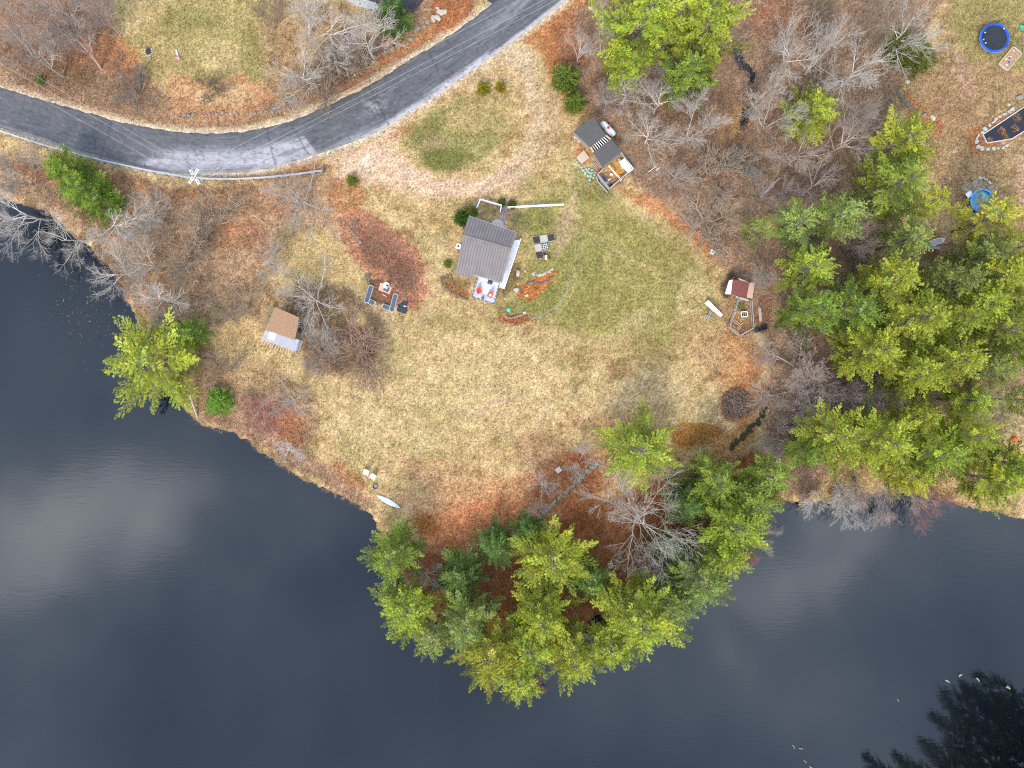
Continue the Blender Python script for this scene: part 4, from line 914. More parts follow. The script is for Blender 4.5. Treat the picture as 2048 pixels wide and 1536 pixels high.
def boulder(label, px, py, d, col=None, flat_=.6):
    c = G(px, py); s = d * S; o = bpy.data.objects.new('boulder', RS.choice(ROCKS)); COL.objects.link(o); o.location = (c.x, c.y, s * flat_ * .22)
    o.scale = (s, s * RS.uniform(.7, 1), s * flat_); o.rotation_euler = (0, 0, RS.uniform(0, 6)); o.color = col or (1, 1, .97, 1); return tag(o, label, 'boulder')
stone_row('row of pale stones along the inside of the road bend', [(336, 224), (380, 230), (430, 227), (470, 232), (510, 226), (545, 221), (582, 205)], 24, 7.5, 3, col=(.72, .68, .6, 1))
stone_row('line of half-buried stones under the pale roadside trees', [(690, 145), (740, 128), (790, 100), (815, 82), (835, 62), (855, 48)], 24, 8, 5, col=(.7, .66, .56, 1))
stone_row('heap of pale stones beside the paved drive at the top', [(872, 18), (882, 26), (878, 40), (886, 32), (866, 44), (890, 22), (874, 30), (868, 36)], 9, 11, 3, 'stone heap', 'stone_heap', (1.25, 1.15, 1.0, 1))
stone_row('mossy stone wall running diagonally across the rust leaves', [(1066, 1050), (1085, 1028), (1110, 1005), (1135, 980), (1160, 958), (1180, 938), (1196, 926)], 44, 8, 2.4, col=(.75, .74, .58, 1))
stone_row('mossy lower end of the diagonal stone wall among small pines', [(1020, 1078), (1045, 1065), (1062, 1054)], 12, 8, 4, col=(.7, .74, .58, 1))
stone_row('curved dark stone edging on the neighbour lawn', [(1792, 178), (1800, 195), (1812, 208), (1822, 220), (1836, 228)], 14, 8, 1.5, 'stone edging', 'stone_edging', (.45, .43, .38, 1))
for i, (lab, x, y, d) in enumerate((('pale boulder at the upper end of the curved stone edging', 1814, 164, 11), ('small pale boulder near the lower end of the curved edging', 1837, 229, 9), ('dull boulder next to the palest edging boulder', 1847, 231, 12), ('largest pale boulder at the lower end of the curved edging', 1864, 236, 15))): boulder(lab, x, y, d, (1.3, 1.3, 1.2, 1) if i != 2 else (.7, .65, .5, 1))
stone_row('stones edging the black-covered garden bed', [(2016, 210), (2022, 222), (2000, 234), (1986, 246), (1968, 258), (1960, 268), (1950, 276), (1952, 284), (1960, 298), (1972, 298), (1985, 297), (2000, 296), (2012, 291)], 20, 9, 2.5, 'stone edging', 'stone_edging', (1.2, 1.2, 1.15, 1))
boulder('large grey boulder at the right edge above the covered bed', 2037, 196, 17, (.7, .68, .6, 1))
stone_row('little curve of pale stones above the blue pool', [(1957, 357), (1966, 354), (1972, 360), (1980, 366)], 8, 6, 1.5, 'stone row', 'stone_row', (1.35, 1.3, 1.1, 1))
boulder('pale boulder touching the right side of the house deck', 1036, 547, 15, (1.25, 1.2, 1.0, 1)); boulder('grey white boulder right of the deck corner', 1032.5, 579, 13, (1.2, 1.25, 1.2, 1)); boulder('small pale boulder below the orange leaf bed', 1053, 591, 9, (1.3, 1.25, 1.15, 1)); boulder('small stone above the orange leaf bed', 1051, 543, 6, (1.2, 1.15, 1.05, 1))
stone_row('short dry stone edge above the orange leaf bed', [(1065, 548), (1078, 551), (1088, 548), (1098, 543), (1106, 538)], 11, 6, 1.2, 'stone edging', 'stone_edging', (1.25, 1.2, 1.1, 1))
stone_row('dark stone edge across the orange leaf bed', [(1053, 568), (1066, 564), (1080, 567), (1094, 562), (1104, 553)], 14, 5, 1.2, 'stone edging', 'stone_edging', (.42, .36, .42, 1))
stone_row('dark stones round the leafy bed left of the house deck', [(905, 545), (890, 556), (884, 566), (890, 578), (905, 586), (920, 592), (934, 598)], 16, 6, 2, 'stone edging', 'stone_edging', (.5, .5, .42, 1))
stone_row('few mossy stones at the top of the red leaf bed', [(678, 440), (690, 449), (702, 462), (722, 483)], 7, 8, 2.5, 'stone row', 'stone_row', (.6, .58, .5, 1))
boulder('pale stone in a worn patch right of the canoe', 797, 985, 9, (1.25, 1.2, .9, 1)); boulder('flat shore stone at the cove, left one', 1600, 1008, 8, (1.2, .9, .6, 1)); boulder('flat shore stone at the cove, right one', 1622, 1006, 10, (1.2, .9, .6, 1))
boulder('pale rocks beside the driveway mouth near the road', 984, 133, 8, (1.2, 1.1, .95, 1)); boulder('small dark stone on the lower lawn', 1178, 838, 6, (.45, .42, .45, 1))

# house -----------------------------------------------------------------------------
ZN, ZR, ZS = 4.75, 6.1, 4.1
NL, NRr = (937.8, 431.4), (1033.4, 465); RL, RR_ = (925.3, 470.5), (1021.4, 497.8); SL, SR = (912.5, 539), (1003.4, 566)
house = thing('house', 'house with a grey standing-seam metal roof and white deck in the middle of the lawn', 'house', G(972, 510))
wc = [W3(NL, ZN), W3(NRr, ZN), W3(SR, ZS), W3(SL, ZS)]; cen = sum(wc, Vector()) / 4
ins = [(p - cen) * .92 + cen for p in wc]; rl = (W3(RL, ZR) - cen) * .92 + cen; rr = (W3(RR_, ZR) - cen) * .92 + cen
v = [(p.x, p.y, -.05) for p in ins] + [(ins[0].x, ins[0].y, 4.5), (ins[1].x, ins[1].y, 4.5), (ins[2].x, ins[2].y, 4.0), (ins[3].x, ins[3].y, 4.0), (rl.x, rl.y, 5.85), (rr.x, rr.y, 5.85)]
m = MB(); m.add(v, [(3, 2, 1, 0), (0, 1, 5, 4), (2, 3, 7, 6), (1, 2, 6, 9, 5), (3, 0, 4, 8, 7), (4, 5, 9, 8), (8, 9, 6, 7)])
wall = part(house, 'wall', MWALLH, m)
roof = part(house, 'roof', MMETAL, MB().slab([W3(PL(RL, RR_, 0), ZR - .09), W3(PL(RL, RR_, 1), ZR - .09), W3(SR, ZS - .09), W3(SL, ZS - .09)], .06).slab([W3(NL, ZN - .09), W3(NRr, ZN - .09), W3(RR_, ZR - .09), W3(RL, ZR - .09)], .06))
NS = 17
for i in range(NS):
    a, b = i / NS, (i + 1) / NS
    ext = (-2.6, 9.0) if a < .36 else (0, 0)
    for (l0, r0, z0, l1, r1, z1, ex) in ((RL, RR_, ZR, SL, SR, ZS, ext), (NL, NRr, ZN, RL, RR_, ZR, (0, 0))):
        q = [PL(l0, r0, a), PL(l0, r0, b), PL(l1, r1, b), PL(l1, r1, a)]
        q[2] = (q[2][0] + ex[0], q[2][1] + ex[1]); q[3] = (q[3][0] + ex[0], q[3][1] + ex[1])
        zz = z1 - (.28 if ex[1] else 0)
        pa, pb, pc, pd = W3(q[0], z0), W3(q[1], z0), W3(q[2], zz), W3(q[3], zz)
        g = (pb - pa).normalized() * .004
        pan = part(roof, 'roof_panel', MMETAL, MB().slab([pa + g, pb - g, pc - g, pd + g], .035))
        up = Vector((0, 0, .028))
        part(roof, 'seam', mat('seam_metal', (.098, .085, .08), .6, .05, 2), MB().bar(pa + up, pd + up, .055, .055))
part(roof, 'ridge_cap', MMETAL, MB().bar(W3(RL, ZR + .03), W3(RR_, ZR + .03), .34, .05))
part(roof, 'eave_trim', MWHITE, MB().bar(W3(SL, ZS - .16), W3(SR, ZS - .16), .06, .16).bar(W3(NL, ZN - .16), W3(NRr, ZN - .16), .06, .16))
for t_, kind in ((.2, 'w'), (.62, 'd'), (.85, 'w')):
    a, b = ins[3].lerp(ins[2], t_ - .06), ins[3].lerp(ins[2], t_ + .06); nrm = Vector((-(b - a).y, (b - a).x, 0)).normalized(); nrm = nrm if nrm.y < 0 else -nrm
    z0, z1 = (1.45, 3.35) if kind == 'd' else (2.2, 3.3); mid = (a + b) / 2 + nrm * .03; L = (b - a).length; rz = math.atan2((b - a).y, (b - a).x)
    f = part(house, 'door' if kind == 'd' else 'window', MWHITE, MB().box((mid.x, mid.y, (z0 + z1) / 2), (L, .08, z1 - z0), rz))
    mid = mid + nrm * .03; part(f, 'pane', MGLASS, MB().box((mid.x, mid.y, (z0 + z1) / 2 + .05), (L * .82, .06, (z1 - z0) * .8), rz))
for s_ in (.25, .7):
    a, b = ins[1].lerp(ins[2], s_ - .08), ins[1].lerp(ins[2], s_ + .08); L = (b - a).length; rz = math.atan2((b - a).y, (b - a).x); mid = (a + b) / 2 + Vector((.03, .01, 0))
    f = part(house, 'window', MWHITE, MB().box((mid.x, mid.y, 2.7), (L, .1, 1.2), rz)); part(f, 'pane', MGLASS, MB().box((mid.x + .03, mid.y + .01, 2.7), (L * .8, .1, 1.0), rz))
cb = G(918.5, 497, 4.2); rzh = -R(16.5)
ch = part(house, 'chimney', MBRICK, MB().box((cb.x, cb.y, 2.9), (.55, .7, 5.9), rzh))
part(ch, 'cap', MWHITE, MB().box((cb.x, cb.y, 5.95), (.72, .80, .2), rzh)); part(ch, 'flue', MBLACK, MB().box((cb.x, cb.y, 6.08), (.3, .3, .1), rzh))
DZ = 1.4
def deck_boards(name, q, n):
    t = thing(name[0], name[1], 'deck', W3(q[0], 0)); t.location.z = 0
    for i in range(n):
        a, b = i / n, (i + 1) / n - .0; g = .07 / n
        pts = [PL(q[0], q[1], a + g), PL(q[0], q[1], b - g), PL(q[3], q[2], b - g), PL(q[3], q[2], a + g)]
        part(t, 'board', MDECK, MB().slab([W3(p, DZ) for p in pts], .04))
    part(t, 'frame', MWOOD, MB().slab([W3(p, DZ - .05) for p in q], .18))
    for p in q:
        w = W3(PL(p, ((q[0][0] + q[2][0]) / 2, (q[0][1] + q[2][1]) / 2), .06), DZ); part(t, 'post', MWOOD, MB().box((w.x, w.y, (DZ - .2) / 2 - .05), (.14, .14, DZ - .1), rzh))
    return t
side = deck_boards(('side_deck', 'narrow white deck walkway along the right side of the house'), [(1028, 481), (1042, 479), (1008.5, 578), (996, 574)], 9)
deck = deck_boards(('square_deck', 'square white deck with red chairs below the house'), [(957, 553), (999.5, 566.5), (988, 609), (944, 594)], 26)
def railing(t, pts, z, post='rail_post', n=5, m=MDGREY):
    for a, b in zip(pts[:-1], pts[1:]):
        A_, B_ = W3(a, z), W3(b, z)
        part(t, 'top_rail', m, MB().bar(A_ + Vector((0, 0, .95)), B_ + Vector((0, 0, .95)), .14, .06)); part(t, 'bottom_rail', m, MB().bar(A_ + Vector((0, 0, .12)), B_ + Vector((0, 0, .12)), .05, .06))
        for i in range(n + 1):
            p = A_.lerp(B_, i / n); part(t, post, MWHITE, MB().box((p.x, p.y, z + .5), (.1, .1, 1.0), rzh))
        k = int((A_ - B_).length / .22)
        for i in range(k):
            p = A_.lerp(B_, (i + .5) / k); part(t, 'baluster', m, MB().box((p.x, p.y, z + .53), (.035, .035, .8), rzh))
railing(deck, [(956, 556), (944.5, 594), (987.5, 608.5), (996, 577)], DZ)
railing(side, [(1041.5, 480), (1009, 577)], DZ, n=8, m=MWHITE)
m = MB(); c = G(995, 450, .5); m.lathe((c.x, c.y, 0), [(1.05, 0), (1.05, .3), (.95, .32)], 18); stp = solo('porch_step', 'rounded white porch step at the front door end of the path', 'step', MCONC, m, (c.x, c.y, 0))

def pixbox(t, name, material, px, py, size, rz, z, label=None):
    c = G(px, py, z + size[2] / 2); return part(t, name, material, MB().box((c.x, c.y, z + size[2] / 2), size, rz), label=label)
def lawn_chair(label, px, py, z, rz, material, name='lawn_chair', sc=1.0):
    c = G(px, py, z + .4); t = thing(name, label, 'chair', (c.x, c.y, z)); M = Matrix.Rotation(rz, 3, 'Z')
    def loc(x, y, zz): w = M @ Vector((x, y, 0)) * sc; return (c.x + w.x, c.y + w.y, z + zz * sc)
    for i in range(4): part(t, 'seat_slat', material, MB().box(loc(0, -.22 + .14 * i, .38 - .03 * i), (.56 * sc, .125 * sc, .025), rz, .2))
    for i in range(5): part(t, 'back_slat', material, MB().box(loc(-.22 + .11 * i, .42, .68), (.1 * sc, .03, .8 * sc), rz, -.38))
    for s_ in (-1, 1):
        part(t, 'arm', material, MB().box(loc(.34 * s_, .05, .58), (.13 * sc, .78 * sc, .03), rz))
        part(t, 'leg', material, MB().box(loc(.32 * s_, -.26, .28), (.04, .1, .56 * sc), rz)); part(t, 'leg', material, MB().box(loc(.30 * s_, .34, .24), (.04, .1, .48 * sc), rz))
    return t
lawn_chair('red slatted chair on the left of the deck', 958.5, 583, DZ + .01, R(20), MRED)
ch2 = lawn_chair('red slatted chair on the right of the deck with a pale cushion', 980, 590.5, DZ + .01, R(-35), MRED)
pixbox(ch2, 'cushion', mat('cream_cloth', (.68, .55, .42), .9, .1), 980.8, 590, (.42, .42, .08), R(-35), DZ + .42)
t = thing('side_table', 'tiny grey table between the two red deck chairs', 'table', W3((966, 595.5), DZ)); pixbox(t, 'table_top', MDGREY, 966, 595.5, (.4, .4, .04), R(10), DZ + .42)
for sx in (-.15, .15):
    for sy in (-.15, .15):
        c = G(966, 595.5, DZ); part(t, 'leg', MDGREY, MB().box((c.x + sx, c.y + sy, DZ + .22), (.04, .04, .42)))
t = thing('grill', 'black barbecue grill at the house wall on the deck', 'grill', W3((980, 565), DZ)); pixbox(t, 'body', MBLACK, 980, 565, (.8, .5, .45), rzh, DZ + .45); pixbox(t, 'lid', mat('grill_lid', (.1, .1, .11), .35, .1, metal=.6), 980, 565, (.76, .42, .16), rzh, DZ + .9); pixbox(t, 'cart', MDGREY, 980, 565, (.7, .4, .44), rzh, DZ + .005)
# front path: laid bricks
pth = thing('front_path', 'narrow brick path from the driveway to the front door', 'path', G(1010, 420)); pq = [(1009.7, 397), (1021.4, 398), (1008, 450), (996.4, 445)]
part(pth, 'bed', MBROWNB, MB().slab([G(*p, .03) for p in pq], .05))
bme = MB().box((0, 0, 0), (.44, .20, .03)).mesh('brick'); bme.materials.append(mat('path_brick', (.40, .28, .235), .9, .25, 9, .2, objcol=True))
ra = math.atan2(-(450 - 398), 1008 - 1021.4)
for r_ in range(20):
    for k in range(2):
        p = PL(PL(pq[0], pq[3], (r_ + .5) / 20), PL(pq[1], pq[2], (r_ + .5) / 20), (k + .5) / 2); kk = RS.uniform(.8, 1.2)
        piece(pth, 'brick', bme, None, G(p[0], p[1], .04), (0, 0, ra + R(90)), (1, .98, 1), (kk, kk * .98, kk * .95, 1))
def fence(label, pts, h, material, spacing=2.2, picket=.16, pw=.07, name='fence', top=.09, cat='fence'):
    t = thing(name, label, cat, G(*pts[0])); pk = MB().box((0, 0, 0), (pw, .03, h * .86)).mesh('picket'); ps = MB().box((0, 0, 0), (.13, .13, h * 1.1)).mesh('post')
    for a, b in zip(pts[:-1], pts[1:]):
        A_, B_ = G(*a), G(*b); L = (B_ - A_).length; rz = math.atan2((B_ - A_).y, (B_ - A_).x)
        for zz in (.25, h * .93): part(t, 'rail', material, MB().bar(A_ + Vector((0, 0, zz)), B_ + Vector((0, 0, zz)), top, .09))
        n = max(1, round(L / spacing))
        for i in range(n + 1): p = A_.lerp(B_, i / n); piece(t, 'post', ps, material, (p.x, p.y, h * .5), (0, 0, rz))
        k = int(L / picket) if picket else 0
        for i in range(k): p = A_.lerp(B_, (i + .5) / k); piece(t, 'picket', pk, material, (p.x, p.y, h * .48), (0, 0, rz))
    return t
fence('white picket fence round the little front yard left of the path', [(948, 430), (961.5, 401), (1003, 413), (1000.5, 426)], 1.0, MWHITE, top=.14)
fence('long straight white picket fence right of the front path', [(1016, 417), (1060, 414), (1126, 411)], 1.0, MWHITE, top=.16)
# raised beds
def bed(label, cx, cy, w, rz, fill, cover=None):
    t = thing('raised_bed', label, 'raised bed', G(cx, cy), 'raised beds beside the house'); h = .28
    for k in range(4):
        a = rz + k * math.pi / 2; c = G(cx, cy); part(t, 'side_board', MGREYW, MB().box((c.x + math.cos(a) * w / 2, c.y + math.sin(a) * w / 2, h / 2 - .02), (.05, w - .06, h), a))
    c = G(cx, cy); part(t, 'fill', fill, MB().box((c.x, c.y, .1), (w - .06, w - .06, .22), rz)); return t
rb = R(10); MCOVER = mat('pale_cover_board', (.38, .34, .27), .85, .15, 3)
BD = [((1073, 480), 'dark soil bed, upper left of the raised beds', MSOIL), ((1087.5, 478), 'pale covered bed, upper middle of the raised beds', MCOVER), ((1102, 475.5), 'dark soil bed, upper right of the raised beds', MSOIL), ((1076.5, 496), 'pale covered bed, middle left of the raised beds', MCOVER), ((1090.5, 492.5), 'bed with a white square grid laid over it', MSOIL), ((1079, 510.5), 'dark soil bed, lowest of the raised beds', MSOIL)]
for (x, y), lab, f in BD:
    t = bed(lab, x, y, 1.2, rb, f)
    if 'grid' in lab:
        for k in (-.3, 0, .3):
            for o_ in (0, math.pi / 2):
                c = G(x, y, .27); d = Vector((math.cos(rb + o_), math.sin(rb + o_), 0)); n = Vector((-d.y, d.x, 0)); part(t, 'grid_strip', MWHITE, MB().bar(c + n * k - d * .52, c + n * k + d * .52, .05, .03 if o_ else .036))
t = thing('garden_tools', 'clutter of pots and a white bag beside the lowest raised bed', 'garden clutter', G(1092, 512)); 
for (x, y, sx, sy, sz, mm) in ((1092, 515, .7, .35, .18, MWHITE), (1097, 509, .5, .5, .3, MRUSTRED), (1088, 508, .45, .6, .25, MBLACK), (1099, 516, .35, .3, .3, MTARP)): pixbox(t, 'pot', mm, x, y, (sx, sy, sz), RS.uniform(0, 2), 0)
c = G(1017, 619.7); solo('round_lid', 'round teal green plastic lid in the grass below the deck', 'lid', MTEAL, MB().lathe((c.x, c.y, 0), [(.33, -.02), (.36, .06), (.33, .12), (.1, .15)], 20), (c.x, c.y, 0), True)
t = thing('white_box', 'small white box at the end of the low garden rail', 'box', G(1049, 626)); pixbox(t, 'body', MWHITE, 1049, 626, (.5, .38, .26), R(25), 0); pixbox(t, 'lid', MCONC, 1049, 626, (.54, .42, .05), R(25), .262)
t = thing('garden_rail', 'low weathered rail beside the leaf bed below the deck', 'fence', G(1010, 632))
for a, b in (((1010, 634), (1022, 637)), ((1022, 637), (1050, 629)), ((1010, 628), (1011, 637))): part(t, 'rail', MGREYW, MB().bar(G(*a, .45), G(*b, .45), .09, .07))
for p in ((1010, 633), (1022, 637), (1036, 633), (1050, 629)): w = G(*p); part(t, 'post', MGREYW, MB().box((w.x, w.y, .25), (.1, .1, .54)))
hs = smooth_line(resample([(1140, 556), (1137, 572), (1131, 588), (1124, 600), (1113, 612), (1098, 622), (1085, 629), (1062, 639)], 30), 4)
solo('garden_hose', 'thin grey garden hose curving through the grass right of the house', 'hose', mat('hose_rubber', (.30, .33, .29), .6, .1), MB().tube([G(p[0], p[1], .08) for p in hs], .06, 6), G(1140, 556))

# long-roofed shed with rafters and fenced yard ---------------------------------------
shed = thing('long_shed', 'long shed with two grey roofs and bare rafters between them', 'shed', G(1196, 284)); ZA = 2.9
A4 = [(1187, 234), (1147, 263), (1180.5, 295), (1212, 270.4)]; B4 = [(1222, 278.6), (1186.3, 305), (1205, 333.7), (1243.7, 303.2)]
def hb(q, z0, z1): return [W3(q[0], z1), W3(q[1], z0), W3(q[2], z0), W3(q[3], z1)]
MSHR = mat('dark_grey_shed_roof', (.085, .078, .074), .55, .12, 1.5, spec=.35); MSHR2 = mat('shed_roof_rib', (.075, .07, .07), .55, .05)
for q, za, zb in ((A4, 2.6, 3.2), ([B4[0], B4[1], B4[2], B4[3]], 2.5, 3.1)):
    p = [W3(q[0], zb), W3(q[1], za), W3(q[2], za), W3(q[3], zb)]
    rf = part(shed, 'roof', MSHR, MB().slab([x - Vector((0, 0, .05)) for x in p], .06))
    n = 11
    for i in range(n):
        a, b = i / n, (i + 1) / n; part(rf, 'roof_panel', MSHR, MB().slab([p[0].lerp(p[3], a + .004), p[0].lerp(p[3], b - .004), p[1].lerp(p[2], b - .004), p[1].lerp(p[2], a + .004)], .03))
        part(rf, 'rib', MSHR2, MB().bar(p[0].lerp(p[3], a + .012) + Vector((0, 0, .02)), p[1].lerp(p[2], a + .012) + Vector((0, 0, .02)), .05, .04))
    c_ = sum(p, Vector()) / 4; qq = [((x - c_) * .9 + c_) for x in p]
    vv = [(x.x, x.y, -.05) for x in qq] + [(x.x, x.y, x.z - .12) for x in qq]
    part(shed, 'wall', MWOOD, MB().add(vv, [(0, 1, 2, 3), (7, 6, 5, 4), (0, 4, 5, 1), (1, 5, 6, 2), (2, 6, 7, 3), (3, 7, 4, 0)]))
for i in range(9):
    a = i / 8; p0 = W3(PL(A4[2], A4[3], .04 + .92 * a), 2.72 + .35 * a); p1 = W3(PL(B4[1], B4[0], .04 + .92 * a), 2.64 + .35 * a)
    part(shed, 'rafter', MPALEW if i in (0, 1, 8) else MWHITE, MB().bar(p0, p1, .09, .12))
part(shed, 'beam', MPALEW, MB().bar(W3(A4[2], 2.55), W3(B4[1], 2.5), .12, .14)); part(shed, 'beam', MPALEW, MB().bar(W3(A4[3], 3.0), W3(B4[0], 2.95), .12, .14))
yc = G(1190, 285); part(shed, 'floor', mat('shed_floor', (.10, .085, .07), .9, .3), MB().slab([W3(PL(A4[2], A4[3], .04), .12), W3(PL(A4[2], A4[3], .96), .12), W3(PL(B4[1], B4[0], .96), .12), W3(PL(B4[1], B4[0], .04), .12)], .1))
fence('grey board fence round the small yard below the long-roofed shed', [(1205, 341), (1194, 352), (1217, 380.5), (1262, 341), (1240, 308)], 1.1, MGREYW, spacing=1.6, picket=.3, pw=.16, name='yard_fence', top=.14)
fence('thin white divider across the fenced yard', [(1217, 334), (1241, 362)], .9, MWHITE, spacing=1.7, picket=0, name='yard_divider', top=.07)
fence('low outer rail along the yard fence and the stone pile', [(1192, 356), (1196, 366), (1214, 386)], .6, MGREYW, spacing=1.4, picket=0, name='outer_rail', top=.1)
gt = thing('gas_tank', 'white gas tank with a red cap beside the long-roofed shed', 'tank', G(1216, 258)); a, b = W3((1207, 248.5), .8), W3((1225, 267), .8); d = (b - a); L = d.length; d.normalize(); m = MB()
prof = [(-.52, .02), (-.46, .25), (-.33, .42), (-.12, .52), (.1, .55), (L - .1, .55), (L + .12, .52), (L + .33, .42), (L + .46, .25), (L + .52, .02)]
part(gt, 'body', MWHITE, m.tube([a + d * p for p, r_ in prof], [r_ for p, r_ in prof], 18), True)
mid = (a + b) / 2; part(gt, 'cap', MRED, MB().lathe((mid.x, mid.y, mid.z + .48), [(.22, 0), (.24, .1), (.2, .2), (.05, .24)], 16), True)
for s_ in (.2, .8): p = a.lerp(b, s_); part(gt, 'foot', MDGREY, MB().box((p.x, p.y, .15), (.2, .9, .36), math.atan2(d.y, d.x)))
t = thing('plank_platform', 'square platform of pale planks left of the long-roofed shed', 'platform', G(1165.5, 314)); q = [(1167.5, 300), (1152.5, 315), (1163, 328), (1179, 314.5)]
for i in range(9):
    a, b = i / 9, (i + 1) / 9; part(t, 'plank', MPALEW, MB().slab([W3(PL(q[0], q[3], a + .008), .34), W3(PL(q[0], q[3], b - .008), .34), W3(PL(q[1], q[2], b - .008), .34), W3(PL(q[1], q[2], a + .008), .34)], .04))
part(t, 'base', MWOOD, MB().slab([W3(p, .29) for p in q], .32))
for i, (x, y) in enumerate(((1155, 278, ), (1158, 284), (1150, 276))):
    c = G(x, y); solo('barrel', ('grey barrel at the left wall of the long-roofed shed, middle one', 'grey barrel at the left wall of the long-roofed shed, lowest one', 'grey barrel at the left wall of the long-roofed shed, top one')[i], 'barrel', MGALV, MB().lathe((c.x, c.y, 0), [(.24, 0), (.28, .2), (.28, .55), (.25, .7), (.18, .71)], 14), (c.x, c.y, 0), True)
pile = thing('stone_pile', 'pile of pale blue-green stones at the yard fence corner', 'stone pile', G(1178, 347))
for (x, y, s_) in ((1154, 325, 6), (1158.5, 330, 6), (1163, 335, 6), (1166, 341, 7), (1172, 339, 6), (1178, 338, 6), (1184, 341, 6), (1171, 346, 7), (1177, 345, 7), (1183, 347, 6), (1189, 350, 6), (1176, 352, 6), (1181, 354, 7), (1187, 356, 5), (1179, 360, 6), (1190, 345, 5), (1175, 342, 6), (1181, 351, 6)): stone_at(pile, x, y, s_ * 1.1, (.95 + RS.uniform(-.1, .1), 1.2 + RS.uniform(-.1, .1), 1.08, 1), flat_=.8)
t = thing('white_hutch', 'white lidded hutch on the right corner of the fenced yard', 'hutch', G(1253, 331)); pixbox(t, 'body', MWHITE, 1253, 331, (1.1, 2.3, .8), R(38), .12); pixbox(t, 'lid', MWHITE, 1253, 331, (1.2, 2.4, .05), R(38), .922); pixbox(t, 'door', MDGREY, 1250.5, 334, (.3, .8, .4), R(38), .25)
for (sx, sy) in ((-.4, -.9), (.4, -.9), (-.4, .9), (.4, .9)):
    c = G(1253, 331, .5); M = Matrix.Rotation(R(38), 3, 'Z') @ Vector((sx, sy, 0)); part(t, 'leg', MWOOD, MB().box((c.x + M.x, c.y + M.y, .06), (.08, .08, .16), R(38)))
solo('leaning_plank', 'pale plank lying in the fenced yard beside the white hutch', 'plank', MPALEW, MB().bar(G(1238, 318, .15), G(1246, 338, .15), .42, .06), G(1238, 318))
t = thing('wood_pallets', 'red-brown planks and a red crate beside the plank platform', 'planks', G(1192, 330))
for i in range(4): part(t, 'plank', MRUSTRED if i == 3 else MWOOD, MB().bar(G(1183 + i * 3.4, 325 - i * .6, .2 + .02 * i), G(1195 + i * 2.6, 341 - i * 2.2, .2 + .02 * i), .2, .05))
pixbox(t, 'crate', MRED, 1197, 340, (.5, .4, .35), R(30), 0)
for i in range(7):
    x, y = [(1207, 358), (1214, 366), (1222, 350), (1228, 362), (1212, 350), (1218, 360), (1222, 372)][i]; lab = ['blue tub', 'grey pan', 'white feeder', 'dark log', 'brown stump', 'grey block', 'black pot'][i]
    mm = [MBLUE, MGALV, MWHITE, MWOOD, MWOOD, MCONC, MBLACK][i]; c = G(x, y)
    if 'log' in lab: mb = MB().tube([(c.x - .5, c.y - .2, .14), (c.x + .5, c.y + .3, .14)], [.14, .12], 9)
    elif 'block' in lab: mb = MB().box((c.x, c.y, .14), (.5, .3, .3), .6).box((c.x, c.y, .31), (.3, .12, .06), .6)
    else: mb = MB().lathe((c.x, c.y, 0), [(.2, 0), (.27, .26), (.23, .27), (.18, .08)], 12)
    solo(lab.split()[1], lab + ' on the leafy floor of the fenced yard', lab.split()[1], mm, mb, (c.x, c.y, 0))
# two pale sticks in the brush right of the yard
for i, (a, b, lab) in enumerate((((1297, 344), (1312, 333), 'left of two pale sticks in the brush right of the yard'), ((1312, 341), (1320, 335), 'right, shorter of two pale sticks in the brush'))): solo('pale_stick', lab, 'stick', MWHITE, MB().tube([G(*a, .7), G(*b, .9)], .05, 6).tube([G(*a, .72), G(a[0], a[1], -.05)], .03, 5), G(*a))

# boathouse ---------------------------------------------------------------------------
bh = thing('boathouse', 'small boathouse with a brown roof and a silvery lean-to', 'boathouse', G(562, 655))
rq_ = [W3((550, 613.7), 3.2), W3((598.5, 635), 3.2), W3((589.8, 680), 2.75), W3((530, 659.5), 2.75)]
rf = part(bh, 'roof', MBROWNR, MB().slab([p - Vector((0, 0, .06)) for p in rq_], .1))
for i in range(9):
    a, b = i / 9, (i + 1) / 9; o_ = Vector((0, 0, .03 if i % 2 else .022)); part(rf, 'shingle_course', MBROWNR, MB().slab([rq_[0].lerp(rq_[3], a) + o_ * .2, rq_[1].lerp(rq_[2], a) + o_ * .2, rq_[1].lerp(rq_[2], b) + o_, rq_[0].lerp(rq_[3], b) + o_], .05))
c_ = sum(rq_, Vector()) / 4; qq = [((x - c_) * .92 + c_) for x in rq_]; vv = [(x.x, x.y, -.05) for x in qq] + [(x.x, x.y, x.z - .16) for x in qq]
part(bh, 'wall', MWOOD, MB().add(vv, [(3, 2, 1, 0), (4, 5, 6, 7), (0, 1, 5, 4), (1, 2, 6, 5), (2, 3, 7, 6), (3, 0, 4, 7)]))
lq = [W3((530, 660.5), 2.62), W3((598.5, 679.5), 2.62), W3((590.6, 704), 2.15), W3((524, 678), 2.15)]
lt = part(bh, 'lean_to_roof', MSHEET, MB().slab([p - Vector((0, 0, .03)) for p in lq], .04))
for i in range(12):
    a, b = i / 12, (i + 1) / 12; part(lt, 'sheet', MSHEET, MB().slab([lq[0].lerp(lq[1], a + .004), lq[0].lerp(lq[1], b - .004), lq[3].lerp(lq[2], b - .004), lq[3].lerp(lq[2], a + .004)], .025))
    if i < 11: part(lt, 'batten', MPINKPLY, MB().bar(lq[0].lerp(lq[1], b) + Vector((0, 0, .03)), lq[3].lerp(lq[2], b) + Vector((0, 0, .03)), .055, .045))
